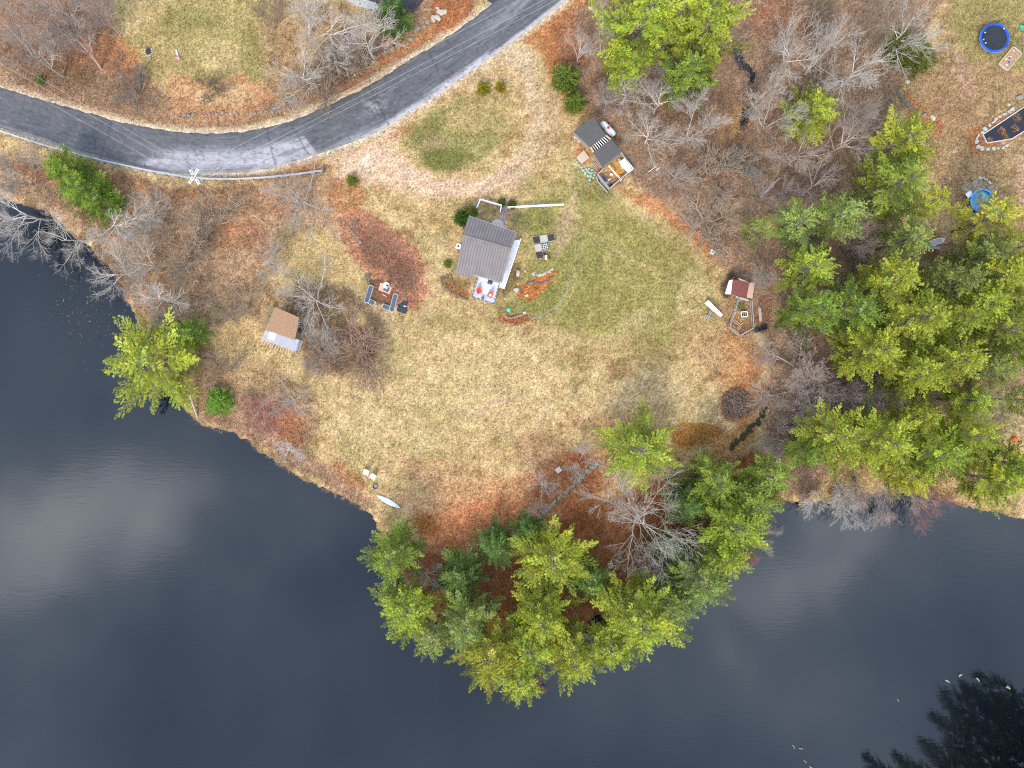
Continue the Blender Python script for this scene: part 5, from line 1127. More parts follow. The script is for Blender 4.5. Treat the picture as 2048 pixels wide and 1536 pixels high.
part(lt, 'white_patch', MWHITE, MB().slab([lq[0].lerp(lq[1], .14) + Vector((0, 0, .06)), lq[0].lerp(lq[1], .34) + Vector((0, 0, .06)), lq[3].lerp(lq[2], .34).lerp(lq[0].lerp(lq[1], .34), .3) + Vector((0, 0, .06)), lq[3].lerp(lq[2], .14).lerp(lq[0].lerp(lq[1], .14), .3) + Vector((0, 0, .06))], .02), label='white tarp patch on the silvery lean-to roof')
for i in range(12):
    p = lq[3].lerp(lq[2], (i + .35) / 12.6); dd = (lq[3] - lq[0]).normalized(); part(bh, 'rafter', MPALEW, MB().bar(p - dd * .5 - Vector((0, 0, .1)), p + dd * .95 - Vector((0, 0, .1)), .075, .1))
for i in range(5): p = lq[3].lerp(lq[2], (i + .2) / 4.4); part(bh, 'post', MWOOD, MB().box((p.x, p.y, 1.0), (.12, .12, 2.2)))
part(bh, 'floor', MGREYW, MB().slab([Vector((p.x, p.y, .2)) for p in lq], .22))
t = thing('green_boardwalk', 'mossy green board platform along the left side of the boathouse', 'platform', G(536, 632))
for i in range(2):
    q = [PL((541, 612), (528, 650), i * .5 + .02), PL((549, 615), (535, 652), i * .5 + .02), PL((549, 615), (535, 652), i * .5 + .47), PL((541, 612), (528, 650), i * .5 + .47)]
    for k in range(5): part(t, 'board', MGREENW, MB().slab([W3(PL(q[0], q[3], k / 5 + .01), 1.3), W3(PL(q[1], q[2], k / 5 + .01), 1.3), W3(PL(q[1], q[2], k / 5 + .19), 1.3), W3(PL(q[0], q[3], k / 5 + .19), 1.3)], .05))
for p in ((541, 614), (529, 649), (548, 617), (535, 650), (535, 631)): w = W3(p, 1.2); part(t, 'post', MWOOD, MB().box((w.x, w.y, .6), (.1, .1, 1.3)))
t = thing('cold_frame', 'dark glazed frames leaning on the right side of the boathouse', 'glazed frame', G(602, 660))
for i in range(3):
    q = [PL((607, 642), (597, 680), i / 3 + .01), PL((601, 642), (591.5, 678), i / 3 + .01), PL((601, 642), (591.5, 678), i / 3 + .31), PL((607, 642), (597, 680), i / 3 + .31)]
    z4 = [.15, 1.7, 1.7, .15]; f = part(t, 'frame', MGREYW, MB().slab([W3(p, z) for p, z in zip(q, z4)], .06))
    cc = sum((W3(p, z) for p, z in zip(q, z4)), Vector()) / 4; part(f, 'pane', MGLASS, MB().slab([(W3(p, z) - cc) * .86 + cc + Vector((0, 0, .03)) for p, z in zip(q, z4)], .02))

# seating corner by the leaf bed --------------------------------------------------------
MSEAT = mat('slate_cushion', (.075, .09, .115), .8, .3, 3, .2); MRIM = mat('pale_wicker', (.40, .36, .33), .85, .25, 8, .3)
def lbench(label, pts):
    t = thing('corner_bench', label, 'bench', G(*pts[1]))
    for i, (a, b) in enumerate(zip(pts[:-1], pts[1:])):
        A_, B_ = G(*a), G(*b); d = (B_ - A_).normalized(); n = Vector((-d.y, d.x, 0)); e0 = -.1 if i == 0 else .42; L = (B_ - A_).length
        def cap(w, end0, end1, z0, z1):
            ps = []
            for s_, base_, dirn in ((1, B_ + d * end1, 1), (-1, A_ - d * end0, -1)):
                for k in range(5): an = math.pi / 2 - math.pi * k / 4; ps.append(base_ + d * dirn * (math.cos(an) * w * .45) + n * dirn * math.sin(an) * w)
            return MB().prism([(p.x, p.y) for p in ps], z0, z1)
        part(t, 'base', MRIM, cap(.44, 0 if i == 0 else -.5, .05 if i else .3, -.02, .40 + .004 * i)); part(t, 'cushion', MSEAT, cap(.33, -.12 if i == 0 else -.62, -.1 if i else .18, .405 + .004 * i, .47 + .006 * i))
    # backrest blocks along the outside
    return t
lbench('left L-shaped slate grey bench round the fire area', [(743.3, 573), (734.5, 601), (749, 607.5)]); lbench('right L-shaped slate grey bench round the fire area', [(792.2, 590), (784.5, 619.5), (767, 612.5)])
fp = thing('outdoor_fireplace', 'white outdoor fireplace standing on a pinkish slab', 'fireplace', G(773, 572)); q = [(761, 566), (757, 580), (779.5, 588.5), (784, 576), (776, 566)]
part(fp, 'slab', MPINKPLY, MB().prism([G(*p)[:2] for p in q], -.03, .12)); pixbox(fp, 'firebox', MDGREY, 772.5, 578.5, (.75, .7, .75), R(-22), .122); pixbox(fp, 'chimney', MWHITE, 773.4, 571.5, (.65, .95, 1.7), R(-22), .122); pixbox(fp, 'flue', MBLACK, 774, 570.8, (.3, .3, .06), R(-22), 1.823); pixbox(fp, 'hearth', MCONC, 770.5, 580.6, (.6, .4, .25), R(-22), .124)
for i in range(3): part(fp, 'log', MPALEW, MB().tube([G(764 + i * 1.5, 588 + i, .07 + .08 * (i == 2)), G(771 + i * 1.2, 591 + i, .08 + .08 * (i == 2))], .07, 7))
t = thing('dark_bin', 'dark grey square bin above the left bench', 'bin', G(734, 555)); pixbox(t, 'body', MTARP, 734, 555, (.62, .55, .8), R(5), 0); pixbox(t, 'lid', MDGREY, 734, 555, (.68, .6, .05), R(5), .802); pixbox(t, 'handle', MBLACK, 737.2, 555, (.06, .45, .06), R(5), .7)
t = thing('dark_tarp', 'crumpled dark tarp on the leaves right of the benches', 'tarp', G(804, 616)); tp = [(797, 608), (801, 607), (806, 602), (814, 601), (816, 606), (813, 613), (815, 622), (811, 628), (802, 625), (793, 622)]
import bmesh
def rumple(tp, z, amp, seed):
    bm = bmesh.new(); vs = [bm.verts.new(G(*p, z)) for p in tp]; bm.faces.new(vs); bmesh.ops.triangulate(bm, faces=bm.faces[:]); bmesh.ops.subdivide_edges(bm, edges=bm.edges[:], cuts=3, use_grid_fill=True); r = random.Random(seed)
    for v_ in bm.verts: v_.co.z += r.uniform(0, amp)
    bm.verts.index_update(); mb = MB(); mb.add([v_.co.copy() for v_ in bm.verts], [tuple(x.index for x in f.verts) for f in bm.faces]); bm.free(); return mb
part(t, 'cloth', MTARP, rumple(tp, .03, .14, 3)); part(t, 'white_strip', MWHITE, MB().bar(G(807.5, 612, .25), G(812.5, 613, .25), .16, .05))

# coop with run -------------------------------------------------------------------------
cp = thing('red_roofed_shed', 'small shed with a dark red roof, one white and one plywood side', 'shed', G(1480, 580)); zc_ = 2.3
qr = [W3((1465.5, 558.7), 2.5), W3((1498.3, 565.7), 2.5), W3((1493, 595), 2.4), W3((1462, 588), 2.4)]
rf = part(cp, 'roof', MRUSTRED, MB().slab(qr, .06))
for i in range(6): part(rf, 'roof_sheet', MRUSTRED, MB().slab([qr[0].lerp(qr[1], i / 6 + .006) + Vector((0, 0, .03)), qr[0].lerp(qr[1], (i + 1) / 6 - .006) + Vector((0, 0, .03)), qr[3].lerp(qr[2], (i + 1) / 6 - .006) + Vector((0, 0, .03)), qr[3].lerp(qr[2], i / 6 + .006) + Vector((0, 0, .03))], .025))
part(cp, 'white_panel', MWHITE, MB().slab([W3((1465.2, 558.9), 2.47), W3((1458, 561), 1.9), W3((1449.8, 588), 1.9), W3((1461.8, 588), 2.37)], .05), label='white sloping side panel')
part(cp, 'plywood_panel', MPINKPLY, MB().slab([W3((1498.6, 565.8), 2.47), W3((1509.5, 565), 2.1), W3((1504.8, 597.3), 2.05), W3((1493.3, 595), 2.37)], .05)); part(cp, 'plywood_panel', MPINKPLY, MB().slab([W3((1478.4, 556.3), 2.36), W3((1498, 564.5), 2.36), W3((1497, 567), 2.4), W3((1477.5, 559.5), 2.4)], .04))
qq = [W3((1463, 562), 2.2), W3((1502, 569), 2.2), W3((1497, 592), 2.2), W3((1458, 585), 2.2)]; vv = [(x.x, x.y, -.05) for x in qq] + [(x.x, x.y, 1.85) for x in qq]
part(cp, 'wall', MWOOD, MB().add(vv, [(3, 2, 1, 0), (4, 5, 6, 7), (0, 1, 5, 4), (1, 2, 6, 5), (2, 3, 7, 6), (3, 0, 4, 7)])); part(cp, 'ramp', MGREYW, MB().slab([W3((1472, 592), .9), W3((1497, 599), .9), W3((1498, 603), .6), W3((1471, 596), .6)], .06)); part(cp, 'ramp_post', MGREYW, MB().box((*G(1497, 601)[:2], .25), (.08, .08, .62)).box((*G(1472, 595)[:2], .25), (.08, .08, .62)))
for x, y in ((1468, 555), (1476, 557)): w = W3((x, y), 2.4); part(cp, 'pole', MWOOD, MB().tube([(w.x, w.y, 0), (w.x, w.y, 2.6)], .05, 6))
fence('grey wooden run fence below the red-roofed shed', [(1473.7, 599), (1466, 625), (1455.5, 654.5), (1477, 672), (1503.6, 657), (1499.5, 602)], 1.2, MGREYW, spacing=2.0, picket=.35, pw=.05, name='run_fence', top=.1)
t = thing('white_board_table', 'long white board on a trestle left of the red-roofed shed', 'table', G(1430, 617)); q = [(1417, 600), (1409, 607), (1441, 634), (1446, 630)]
part(t, 'board', MWHITE, MB().slab([W3(p, z) for p, z in zip(q, (1.0, 1.0, .7, .7))], .05))
for a, b in (((1418, 609), (1424, 604)), ((1434, 624), (1438, 620))): part(t, 'trestle', MGREYW, MB().bar(W3(a, .8), W3(b, .8), .08, .08).box((*W3(a, .4)[:2], .38), (.08, .08, .82)).box((*W3(b, .4)[:2], .38), (.08, .08, .82)))
t = thing('sawhorse', 'grey wooden sawhorse below the white board', 'sawhorse', G(1419, 634))
for a, b, z in (((1426, 621), (1416, 638), .7), ((1423, 620), (1412, 637), .62), ((1410, 631), (1425, 637), .5), ((1408, 634), (1423, 641), .06), ((1414, 622), (1408, 636), .06)): part(t, 'bar', MGREYW, MB().bar(G(*a, z), G(*b, z * .9), .1, .08))
for p in ((1414, 633), (1421, 637), (1424, 624)): w = G(*p); part(t, 'leg', MGREYW, MB().box((w.x, w.y, .3), (.08, .08, .66)))
t = thing('crate', 'open white-framed crate inside the run', 'crate', G(1488, 628))
for a, b in (((1482, 624), (1494, 623)), ((1494, 623), (1495, 633)), ((1495, 633), (1483, 634)), ((1483, 634), (1482, 624))): part(t, 'side', MGREYW, MB().bar(G(*a, .22), G(*b, .22), .08, .46)); part(t, 'rim', MWHITE, MB().bar(G(*a, .47), G(*b, .47), .12, .04))
for k in (.33, .66): part(t, 'slat', MGREYW, MB().bar(G(*PL((1482, 624), (1494, 623), k), .4), G(*PL((1483, 634), (1495, 633), k), .4), .08, .04))
t = thing('perch', 'crossed wooden perches on the floor of the run', 'perch', G(1477, 648))
for a, b in (((1466, 641), (1477, 651)), ((1469, 639), (1480, 649)), ((1474, 657), (1486, 646)), ((1477, 660), (1483, 652))): part(t, 'bar', MPALEW, MB().bar(G(*a, .32), G(*b, .32), .07, .06))
for p in ((1466, 641), (1480, 649), (1474, 657), (1486, 646)): w = G(*p); part(t, 'leg', MPALEW, MB().box((w.x, w.y, .14), (.07, .07, .34)))
t = thing('lumber_stack', 'stack of grey lumber right of the run', 'lumber', G(1521, 631))
for i in range(6): part(t, 'board', (MGREYW, MPALEW, MCONC)[i % 3], MB().bar(G(1517.5 + 1.2 * (i % 4), 614 + i * .8, .06 + .06 * (i // 3)), G(1519.5 + 1.3 * (i % 4), 645 - i, .06 + .06 * (i // 3)), .13, .05))
for x, y, lab in ((1513.5, 660.5, 'left black rubber tub beside the run'), (1526.5, 655, 'right black rubber tub beside the run')):
    c = G(x, y); solo('rubber_tub', lab, 'tub', MBLACK, MB().lathe((c.x, c.y, 0), [(.42, 0), (.52, .4), (.55, .42), (.49, .42), (.4, .06)], 18, 1.1, .85, .4), (c.x, c.y, 0))
t = thing('white_box', 'white box with a dark top vent at the lawn edge', 'box', G(1424, 504)); pixbox(t, 'body', MWHITE, 1424, 504, (.75, .6, .55), R(-25), 0); pixbox(t, 'vent', MBLACK, 1424.5, 504, (.22, .2, .03), R(-25), .552); pixbox(t, 'base', MCONC, 1424, 504, (.85, .7, .06), R(-25), -.01)
t = thing('picnic_pallet', 'small weathered pallet in the brown brush', 'pallet', G(1382, 411))
for i in range(5): part(t, 'slat', MWOOD, MB().bar(G(1377, 405 + i * 2.8, .25), G(1388, 405.5 + i * 2.8, .25), .16, .04))
for k in (1378, 1382.5, 1387): part(t, 'runner', MWOOD, MB().bar(G(k, 404, .12), G(k, 418, .12), .1, .2))
t = thing('wooden_box', 'square weathered wooden box on the rust leaves', 'box', G(1117, 940)); pixbox(t, 'body', MGREYW, 1117, 940, (.85, .8, .4), R(35), 0); pixbox(t, 'lid', mat('box_lid', (.42, .36, .33), .9, .2, 5), 1117, 940, (.95, .9, .05), R(35), .402)
# canoe, white chairs, fire pit ------------------------------------------------------------
cn = thing('canoe', 'white canoe lying keel up on the left shore', 'canoe', G(777, 1003)); a, b = G(752.5, 989.5), G(801.5, 1016.5); d = (b - a).normalized(); n = Vector((-d.y, d.x, 0)); L = (b - a).length; vs = []; fs = []; NS_, NC_ = 23, 9
for i in range(NS_):
    s_ = i / (NS_ - 1); w = .47 * max(.012, math.sin(math.pi * s_)) ** .8; hgt = .42 + .10 * (2 * s_ - 1) ** 2 * -1
    for k in range(NC_): an = math.pi * k / (NC_ - 1); vs.append(a + d * L * s_ + n * (math.cos(an) * w) + Vector((0, 0, .02 + max(.02, hgt * (math.sin(math.pi * s_) ** .35)) * math.sin(an) ** .75)))
for i in range(NS_ - 1):
    for k in range(NC_ - 1): j = i * NC_ + k; fs.append((j, j + NC_, j + NC_ + 1, j + 1))
part(cn, 'hull', MWHITE, MB().add(vs, fs), True)
for sgn in (1, -1): part(cn, 'gunwale', MDGREY, MB().tube([a + d * L * (i / 14) + n * sgn * (.49 * max(.02, math.sin(math.pi * i / 14)) ** .8) + Vector((0, 0, .03)) for i in range(15)], .035, 6))
part(cn, 'keel', MCONC, MB().tube([a + d * L * (.08 + .84 * i / 10) + Vector((0, 0, .03 + (.42 - .1 * (2 * (.08 + .84 * i / 10) - 1) ** 2) * math.sin(math.pi * (.08 + .84 * i / 10)) ** .35)) for i in range(11)], .02, 5))
lawn_chair('upper left white lawn chair on the shore above the canoe', 732.5, 945.5, 0, R(-15), MWHITE, sc=1.15); lawn_chair('lower right white lawn chair on the shore above the canoe', 745.8, 954, 0, R(-35), MWHITE, sc=1.15)
c = G(751, 972.5); t = thing('fire_ring', 'round dark metal fire ring beside the white chairs', 'fire ring', (c.x, c.y, 0)); part(t, 'ring', MDGREY, MB().lathe((c.x, c.y, 0), [(.42, -.02), (.45, .3), (.4, .3), (.36, .05)], 20)); part(t, 'ash', mat('ash', (.25, .25, .26), .95, .3), MB().lathe((c.x, c.y, 0), [(.3, .051), (.12, .1)], 14))
# upper lawn
t = thing('stone_fire_ring', 'ring of stones round a dark fire pit on the upper lawn', 'fire ring', G(297, 103)); part(t, 'ash', MSOIL, MB().lathe(G(297, 103), [(.6, -.02), (.55, .03)], 14))
for k in range(12): stone_at(t, 297 + 7.5 * math.cos(k * .524), 103 + 8.5 * math.sin(k * .524), 4.2, (1.25, 1.25, 1.2, 1) if k not in (8, 9, 10) else (.4, .4, .35, 1))
t = thing('toy_stick', 'pale blue and pink toy lying on the upper lawn', 'toy', G(355, 107)); part(t, 'pole', mat('pale_blue_plastic', (.42, .50, .58), .5, .05), MB().bar(G(352, 99, .12), G(355.5, 111, .12), .26, .2)); part(t, 'pink_end', mat('pink_plastic', (.72, .25, .45), .5, .05), MB().box((*G(357.5, 117.5)[:2], .12), (.42, .5, .22), .5))
for i, (a, b, lab) in enumerate((((1625, 38), (1645, 14), 'pale lying log at the top of the bare grove'), ((1520, 395), (1560, 355), 'grey fallen trunk in the wood below the brook'))): solo('fallen_log', lab, 'log', mat('fallen_bark', (.36, .31, .26), .95, .25, 4, .2), MB().tube([G(*a, .22), G(*PL(a, b, .5), .25), G(*b, .2)], [.24, .21, .15], 8), G(*a))
solo('leaning_log', 'bare grey trunk slanting down from the leaning shore pine to the water', 'log', mat('fallen_bark'), MB().tube([W3((348, 733), 4.5), W3((375, 778), 2.5), W3((393, 830), .3), W3((398, 842), -.5)], [.09, .13, .16, .18], 7), G(398, 842, -.6))
# ditch log line by the lawn edge is a low mossy wall
stone_row('dark mossy stone line right of the brush pile', [(1530, 820), (1520, 838), (1505, 852), (1490, 868), (1474, 882), (1462, 895)], 30, 9, 4, col=(.13, .12, .06, 1))

# guardrail ---------------------------------------------------------------------------------
gl = smooth_line(resample([(-80, 238), (0, 262), (60, 282), (120, 300), (200, 320), (290, 340), (380, 356), (450, 359), (520, 356), (590, 349), (646, 341)], 90), 6)
gr = thing('guardrail', 'galvanised guardrail following the outside of the road bend', 'guardrail', G(380, 357)); m = MB()
for i in range(len(gl) - 1):
    a, b = W3(gl[i], .6), W3(gl[i + 1], .6)
    m.bar(a, b, .07, .32)
    m.bar(a + Vector((0, 0, .165)), b + Vector((0, 0, .165)), .24, .03); m.bar(a + Vector((0, 0, -.165)), b + Vector((0, 0, -.165)), .24, .03)
part(gr, 'rail', MGALV, m); pm = MB().box((0, 0, 0), (.14, .16, .85)).mesh('post')
for i in range(0, len(gl), 3): p = W3(gl[i], .6); piece(gr, 'post', pm, MWOOD, (p.x + .03, p.y - .16, .36))
part(gr, 'end_terminal', MDGREY, MB().box(W3((644.5, 341.5), .55) + Vector((.2, 0, 0)), (.35, .5, .6), .1))
# utility pole and wires ---------------------------------------------------------------------
pb = G(443, 389); ZP = 11.0; up_ = thing('utility_pole', 'wooden utility pole with crossed arms outside the road bend', 'utility pole', pb)
part(up_, 'pole', mat('pole_wood', (.33, .22, .13), .9, .2, 4), MB().tube([pb + Vector((0, 0, -.1)), pb + Vector((0, 0, ZP))], [.17, .12], 10))
for an, z in ((58, ZP - .5), (-58, ZP - .9)):
    d = Vector((math.cos(R(an)), math.sin(R(an)), 0)); s_ = Vector((-d.y, d.x, 0))
    for o_ in (-.15, .15):
        arm = part(up_, 'crossarm', mat('pale_arm', (.62, .60, .58), .8, .1, 4), MB().bar(pb + d * -1.35 + s_ * o_ + Vector((0, 0, z)), pb + d * 1.35 + s_ * o_ + Vector((0, 0, z)), .13, .12))
    for k in (-1.15, -.55, .55, 1.15): part(up_, 'insulator', MWHITE, MB().lathe(pb + d * k + Vector((0, 0, z + .05)), [(.06, 0), (.1, .08), (.08, .2), (.03, .24)], 8))
def wire(label, a, b, sag, r_=.013):
    pts = []
    for i in range(25): t_ = i / 24; p = a.lerp(b, t_); p.z -= sag * 4 * t_ * (1 - t_); pts.append(p)
    return solo('power_wire', label, 'wire', MROPE, MB().tube(pts, r_, 5), a)
T1 = pb + Vector((.55, .9, ZP - .25)); far1 = G(1400, -195, 10.5); farl = G(-420, -140, 10.5)
wire('upper wire over the road to the right of the pole', pb + Vector((-.3, 1.0, ZP - .2)), G(1150, -60, 10.2), .7)
wire('middle wire over the road to the right of the pole', pb + Vector((.5, -.3, ZP - .6)), G(1180, -50, 10.0), .7, .014)
wire('lower wire over the road to the right of the pole', pb + Vector((.55, -.9, ZP - .6)), G(1190, -42, 10.0), .9)
wire('upper wire running left from the pole', pb + Vector((.1, 1.1, ZP - .2)), G(-220, -20, 10.2), .6)
wire('middle wire running left from the pole', pb + Vector((-.6, .7, ZP - .6)), G(-220, 0, 10.2), .7, .014)
wire('lower wire running left from the pole', pb + Vector((-.7, -.6, ZP - .6)), G(-220, 30, 10.2), .8)
solo('guy_wire', 'thin yellow guy wire from the pole down into the brush', 'wire', mat('yellow_guard', (.55, .38, .10), .6, 0), MB().tube([pb + Vector((0, 0, ZP - 1.5)), G(530, 446, 0)], .022, 5).tube([G(505, 430, 1.4), G(530, 446, 0)], .05, 6), G(530, 446))

# neighbour's garden ----------------------------------------------------------------------------
c = G(1989, 75.5, .9); tr = thing('trampoline', 'round trampoline with a blue rim and net poles', 'trampoline', (c.x, c.y, 0)); ro, ri_ = 2.5, 2.12
def ring(c, r0, r1, z0, z1, n=40):
    m = MB(); vs = []
    for r_, z in ((r0, z0), (r1, z0), (r1, z1), (r0, z1)): vs += [(c.x + r_ * math.cos(2 * math.pi * k / n), c.y + r_ * math.sin(2 * math.pi * k / n), z) for k in range(n)]
    return m.add(vs, [(j * n + k, j * n + (k + 1) % n, ((j + 1) % 4) * n + (k + 1) % n, ((j + 1) % 4) * n + k) for j in range(4) for k in range(n)])
part(tr, 'rim_pad', MBLUE, ring(c, ri_, ro, .86, .94)); part(tr, 'jump_mat', mat('jump_mat', (.022, .024, .032), .7, .2, 2), MB().lathe((c.x, c.y, 0), [(ri_ + .02, .86), (ri_ + .02, .88)], 40)); part(tr, 'frame', MGALV, ring(c, ro - .06, ro + .01, .78, .85))
for k in range(6):
    an = k * math.pi / 3 + .3; p = Vector((c.x + ro * math.cos(an), c.y + ro * math.sin(an), 0)); part(tr, 'leg', MDGREY, MB().tube([p + Vector((0, 0, -.02)), p + Vector((0, 0, .85))], .05, 6)); part(tr, 'net_pole', MDGREY, MB().tube([p + Vector((0, 0, .85)), p + Vector((0, 0, 2.7))], .035, 6))
m = MB()
for k in range(6):
    a1, a2 = k * math.pi / 3 + .3, (k + 1) * math.pi / 3 + .3
    for j in range(8):
        z = .95 + j * .25; m.bar((c.x + ro * math.cos(a1), c.y + ro * math.sin(a1), z), (c.x + ro * math.cos(a2), c.y + ro * math.sin(a2), z), .012, .012)
    for j in range(12):
        t_ = j / 12; p = Vector((c.x + ro * math.cos(a1), c.y + ro * math.sin(a1), 0)).lerp(Vector((c.x + ro * math.cos(a2), c.y + ro * math.sin(a2), 0)), t_); m.bar(p + Vector((0, 0, .95)), p + Vector((0, 0, 2.7)), .01, .01)
part(tr, 'net', MBLACK, m)
for i, (x, y, lab) in enumerate(((1970, 65, 'top left white ball on the trampoline'), (1967, 79, 'middle left white ball on the trampoline'), (1971, 86, 'bottom left white ball on the trampoline'), (2008, 57, 'white ball at the upper right of the trampoline'))):
    q = G(x, y, 1.0); solo('ball', lab, 'ball', MWHITE, MB().lathe((q.x, q.y, .882), [(.02, 0), (.1, .04), (.13, .13), (.1, .22), (.02, .26)], 12), (q.x, q.y, .882), True)
sb = thing('sandbox', 'white-framed rectangular sandbox full of toys and leaves', 'sandbox', G(2019, 118)); rz = R(50); c = G(2019, 118); dx = Vector((math.cos(rz), math.sin(rz), 0)); dy = Vector((-dx.y, dx.x, 0)); w2, l2 = .95, 1.9
for s_ in (-1, 1): part(sb, 'side_board', MPALEW, MB().bar(c + dx * -l2 + dy * w2 * s_ + Vector((0, 0, .15)), c + dx * l2 + dy * w2 * s_ + Vector((0, 0, .15)), .12, .32)); part(sb, 'end_board', MCONC, MB().bar(c + dx * l2 * s_ + dy * (-w2 + .07) + Vector((0, 0, .15)), c + dx * l2 * s_ + dy * (w2 - .07) + Vector((0, 0, .15)), .12, .31))
part(sb, 'sand', mat('leafy_sand', (.36, .21, .11), .95, .4, 5, .4), MB().box((c.x, c.y, .1), (l2 * 2 - .12, w2 * 2 - .12, .14), rz))
for i in range(12):
    p = c + dx * RS.uniform(-1.6, 1.5) + dy * RS.uniform(-.7, .7); part(sb, 'toy', (MWHITE, MCONC, MTEAL, MBLUE, MWHITE)[i % 5], MB().box((p.x, p.y, .24), (RS.uniform(.12, .35), RS.uniform(.1, .25), .14), RS.uniform(0, 3)).box((p.x, p.y, .33), (.1, .1, .06)))
sw = thing('swing_frame', 'thin dark swing frame at the right edge beside the sandbox', 'swing frame', G(2046, 110))
for a, b in ((W3((2020, 93), 2.2), W3((2046, 91), 2.2)), (W3((2046, 91), 2.2), G(2044, 108, 0)), (W3((2046, 91), 2.2), G(2052, 88, 0)), (W3((2020, 93), 2.2), G(2016, 97, 0)), (W3((2020, 93), 2.2), G(2024, 86, 0))): part(sw, 'bar', mat('dark_green_steel', (.03, .06, .045), .5, .05), MB().tube([a, b], .045, 6))
t = thing('green_slide', 'teal green play slide cut by the right edge', 'slide', G(2048, 56)); part(t, 'chute', MTEAL, MB().slab([W3((2040, 51), .3), W3((2060, 56), 1.3), W3((2060, 63), 1.3), W3((2041, 58), .3)], .08)); part(t, 'rail', MTEAL, MB().bar(W3((2040, 51), .42), W3((2060, 56), 1.42), .08, .2).bar(W3((2041, 58), .42), W3((2060, 63), 1.42), .08, .2)); part(t, 'leg', MTEAL, MB().box((*W3((2058, 59), 1)[:2], .6), (.3, .5, 1.26)).box((*W3((2042, 55), .2)[:2], .1), (.3, .5, .26)))
gb = thing('covered_bed', 'long garden bed under black cloth with a white border', 'garden bed', G(2005, 262)); gq = [(1965, 269.4), (1973.7, 286.4), (2023.6, 277.9), (2060, 255), (2060, 206)]
part(gb, 'cloth', mat('black_weed_cloth', (.020, .022, .032), .85, .4, 5, .4), MB().prism([G(*p)[:2] for p in gq], -.03, .10))
for a, b in zip(gq, gq[1:] + gq[:1]):
    if a[0] < 2059 or b[0] < 2059: part(gb, 'border', MCONC, MB().bar(G(*a, .1), G(*b, .1), .17, .24))
for x, y, r_ in ((2002, 262, 7), (2029, 257, 7), (2033, 236, 8), (1979, 280, 4), (2010, 272, 5)):
    m = MB(); w = G(x, y, .1); tb = TB(); rg = np.random.default_rng(int(x)); n_ = 160; aa = rg.uniform(0, 6.28, n_); rr_ = r_ * S * np.sqrt(rg.random(n_)); pos = np.stack([rr_ * np.cos(aa), rr_ * np.sin(aa), np.full(n_, .0)], -1)
    blades(tb, pos, unit(np.stack([np.cos(aa), np.sin(aa), rg.uniform(.3, 1, n_)], -1)), rg.uniform(.15, .4, n_), rg.uniform(.04, .1, n_), np.array((.45, .24, .11)) * rg.uniform(.5, 1.4, n_)[:, None], rg)
    o = link('dead_plant', tb.mesh('dead_plant'), MBLADE, gb); o.location = w - gb.location
pc = G(1964, 402, .9); po = thing('pool', 'round blue above-ground pool half hidden by pines', 'pool', (pc.x, pc.y, 0)); part(po, 'wall', MBLUE, ring(pc, 1.88, 1.95, -.02, .95)); part(po, 'rim', mat('pale_blue_rim', (.10, .32, .62), .5, .1), ring(pc, 1.82, 2.02, .952, 1.0)); part(po, 'water', MPOOL, MB().lathe((pc.x, pc.y, 0), [(1.875, .60), (1.875, .72)], 36)); part(po, 'liner', mat('pool_liner', (.02, .26, .55), .5, .1), MB().lathe((pc.x, pc.y, 0), [(1.87, .01), (1.87, .04)], 36))
t = thing('pool_float', 'flat sky blue float lying beside the pool', 'pool float', G(1990, 424)); part(t, 'body', mat('sky_vinyl', (.01, .22, .62), .4, .1), MB().box((*G(1990, 424)[:2], .1), (1.0, 1.3, .2), .4)); part(t, 'pillow', MBLUE, MB().box((*G(1988, 418)[:2], .24), (.8, .3, .1), .4))
t = thing('pool_pump', 'pale grey pump box beside the pool', 'pump box', G(1938, 389)); pixbox(t, 'body', MCONC, 1938, 389, (.9, .8, .7), R(35), 0); pixbox(t, 'lid', MWHITE, 1938, 389, (.96, .86, .05), R(35), .702); pixbox(t, 'hose_port', MBLACK, 1935, 399, (.5, .4, .5), R(20), 0)
bt = thing('white_boat', 'white boat glimpsed between the pines below the pool', 'boat', G(1873, 487)); q = [(1858, 488), (1862, 480), (1878, 476), (1890, 476), (1888, 484), (1870, 492)]
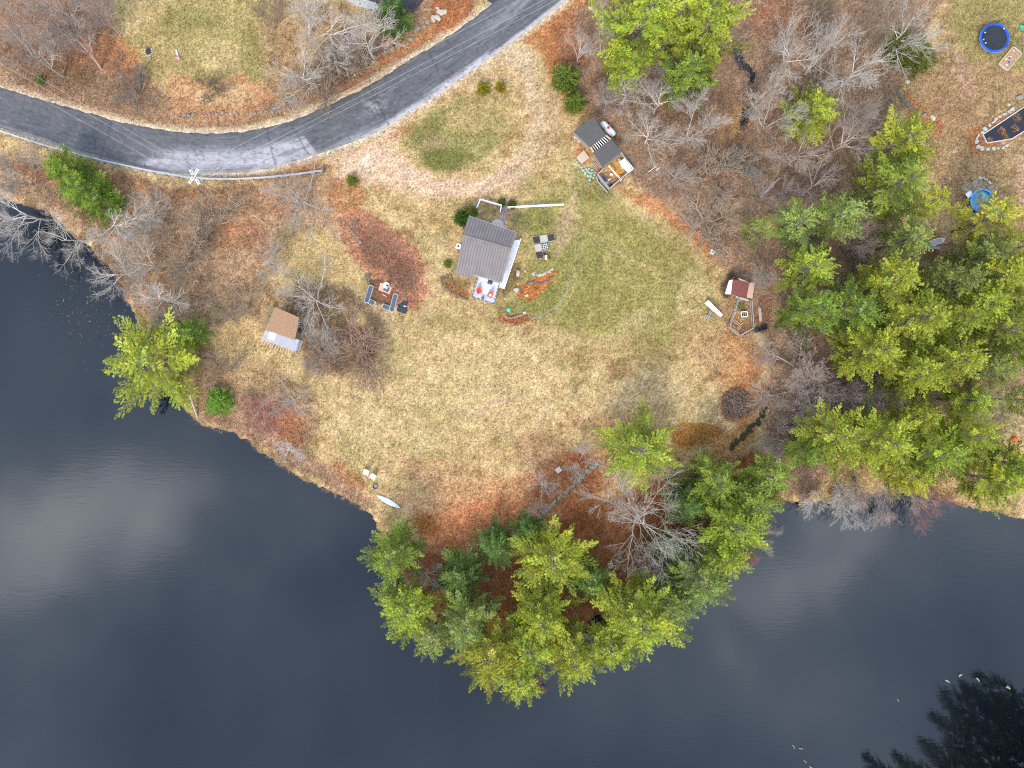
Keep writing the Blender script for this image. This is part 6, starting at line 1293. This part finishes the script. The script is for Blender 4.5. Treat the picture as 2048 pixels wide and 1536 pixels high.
part(bt, 'hull', MWHITE, MB().prism([W3(p, 1.2)[:2] for p in q], .25, 1.2)); part(bt, 'deck', MCONC, MB().prism([W3(PL(p, (1874, 483), .2), 1.25)[:2] for p in q], 1.202, 1.28)); part(bt, 'tongue', MGALV, MB().bar(W3((1860, 494), .5), W3((1880, 496), .5), .5, .12)); part(bt, 'axle', MDGREY, MB().box((*W3((1874, 484), 1)[:2], .13), (1.4, .5, .3)))
c = G(2028, 877, .3); ob = thing('orange_ball', 'bright orange ball under the pines at the right edge', 'ball', (c.x, c.y, 0)); part(ob, 'ball', mat('orange_vinyl', (.75, .10, .015), .45, .08), MB().lathe((c.x, c.y, 0), [(.02, 0), (.28, .08), (.43, .3), (.46, .48), (.4, .68), (.24, .84), (.02, .9)], 20), True); part(ob, 'valve', MBLACK, MB().lathe((c.x, c.y, .895), [(.05, 0), (.03, .04)], 8))
# sticks standing out of the water bottom right
for i, (x, y, dx_, dy_, s_, lab) in enumerate(((1891, 1361, 6, 2, 7, 'clump of dead stems in the water, leftmost of the group of four'), (1918, 1354, 3, -7, 5, 'pale forked stem in the water, second of the group of four'), (1952, 1357, 4, 4, 6, 'dead stump in the water, third of the group of four'), (2012, 1373, 5, 3, 5, 'dead stump in the water, rightmost of the group of four'), (1791, 1398, 4, 4, 2, 'tiny dark stick in the open water'), (1585, 1488, 3, 8, 2, 'pale stick in the water near the bottom edge, upper one'), (1598, 1499, 6, -3, 2, 'pale stick in the water near the bottom edge, middle one'), (1604, 1519, 10, 4, 2, 'bent pale stick in the water near the bottom edge'), (1615, 1532, 12, 6, 2, 'long pale stick cut by the bottom edge'))):
    m = MB(); c = G(x, y, WZ)
    for k in range(3 if s_ > 3 else 1): a = c + Vector((RS.uniform(-.2, .2), RS.uniform(-.2, .2), -.4)); b = c + Vector((dx_ * S * RS.uniform(.7, 1.2), -dy_ * S * RS.uniform(.7, 1.2), .45)); m.tube([a, (a + b) / 2 + Vector((.05, .08, .12)), b], [.11 if s_ > 3 else .07, .09 if s_ > 3 else .06, .04], 6)
    solo('dead_stick', lab, 'stick', mat('bleached_wood', (.50, .38, .26), .9, .2, 5), m, c)
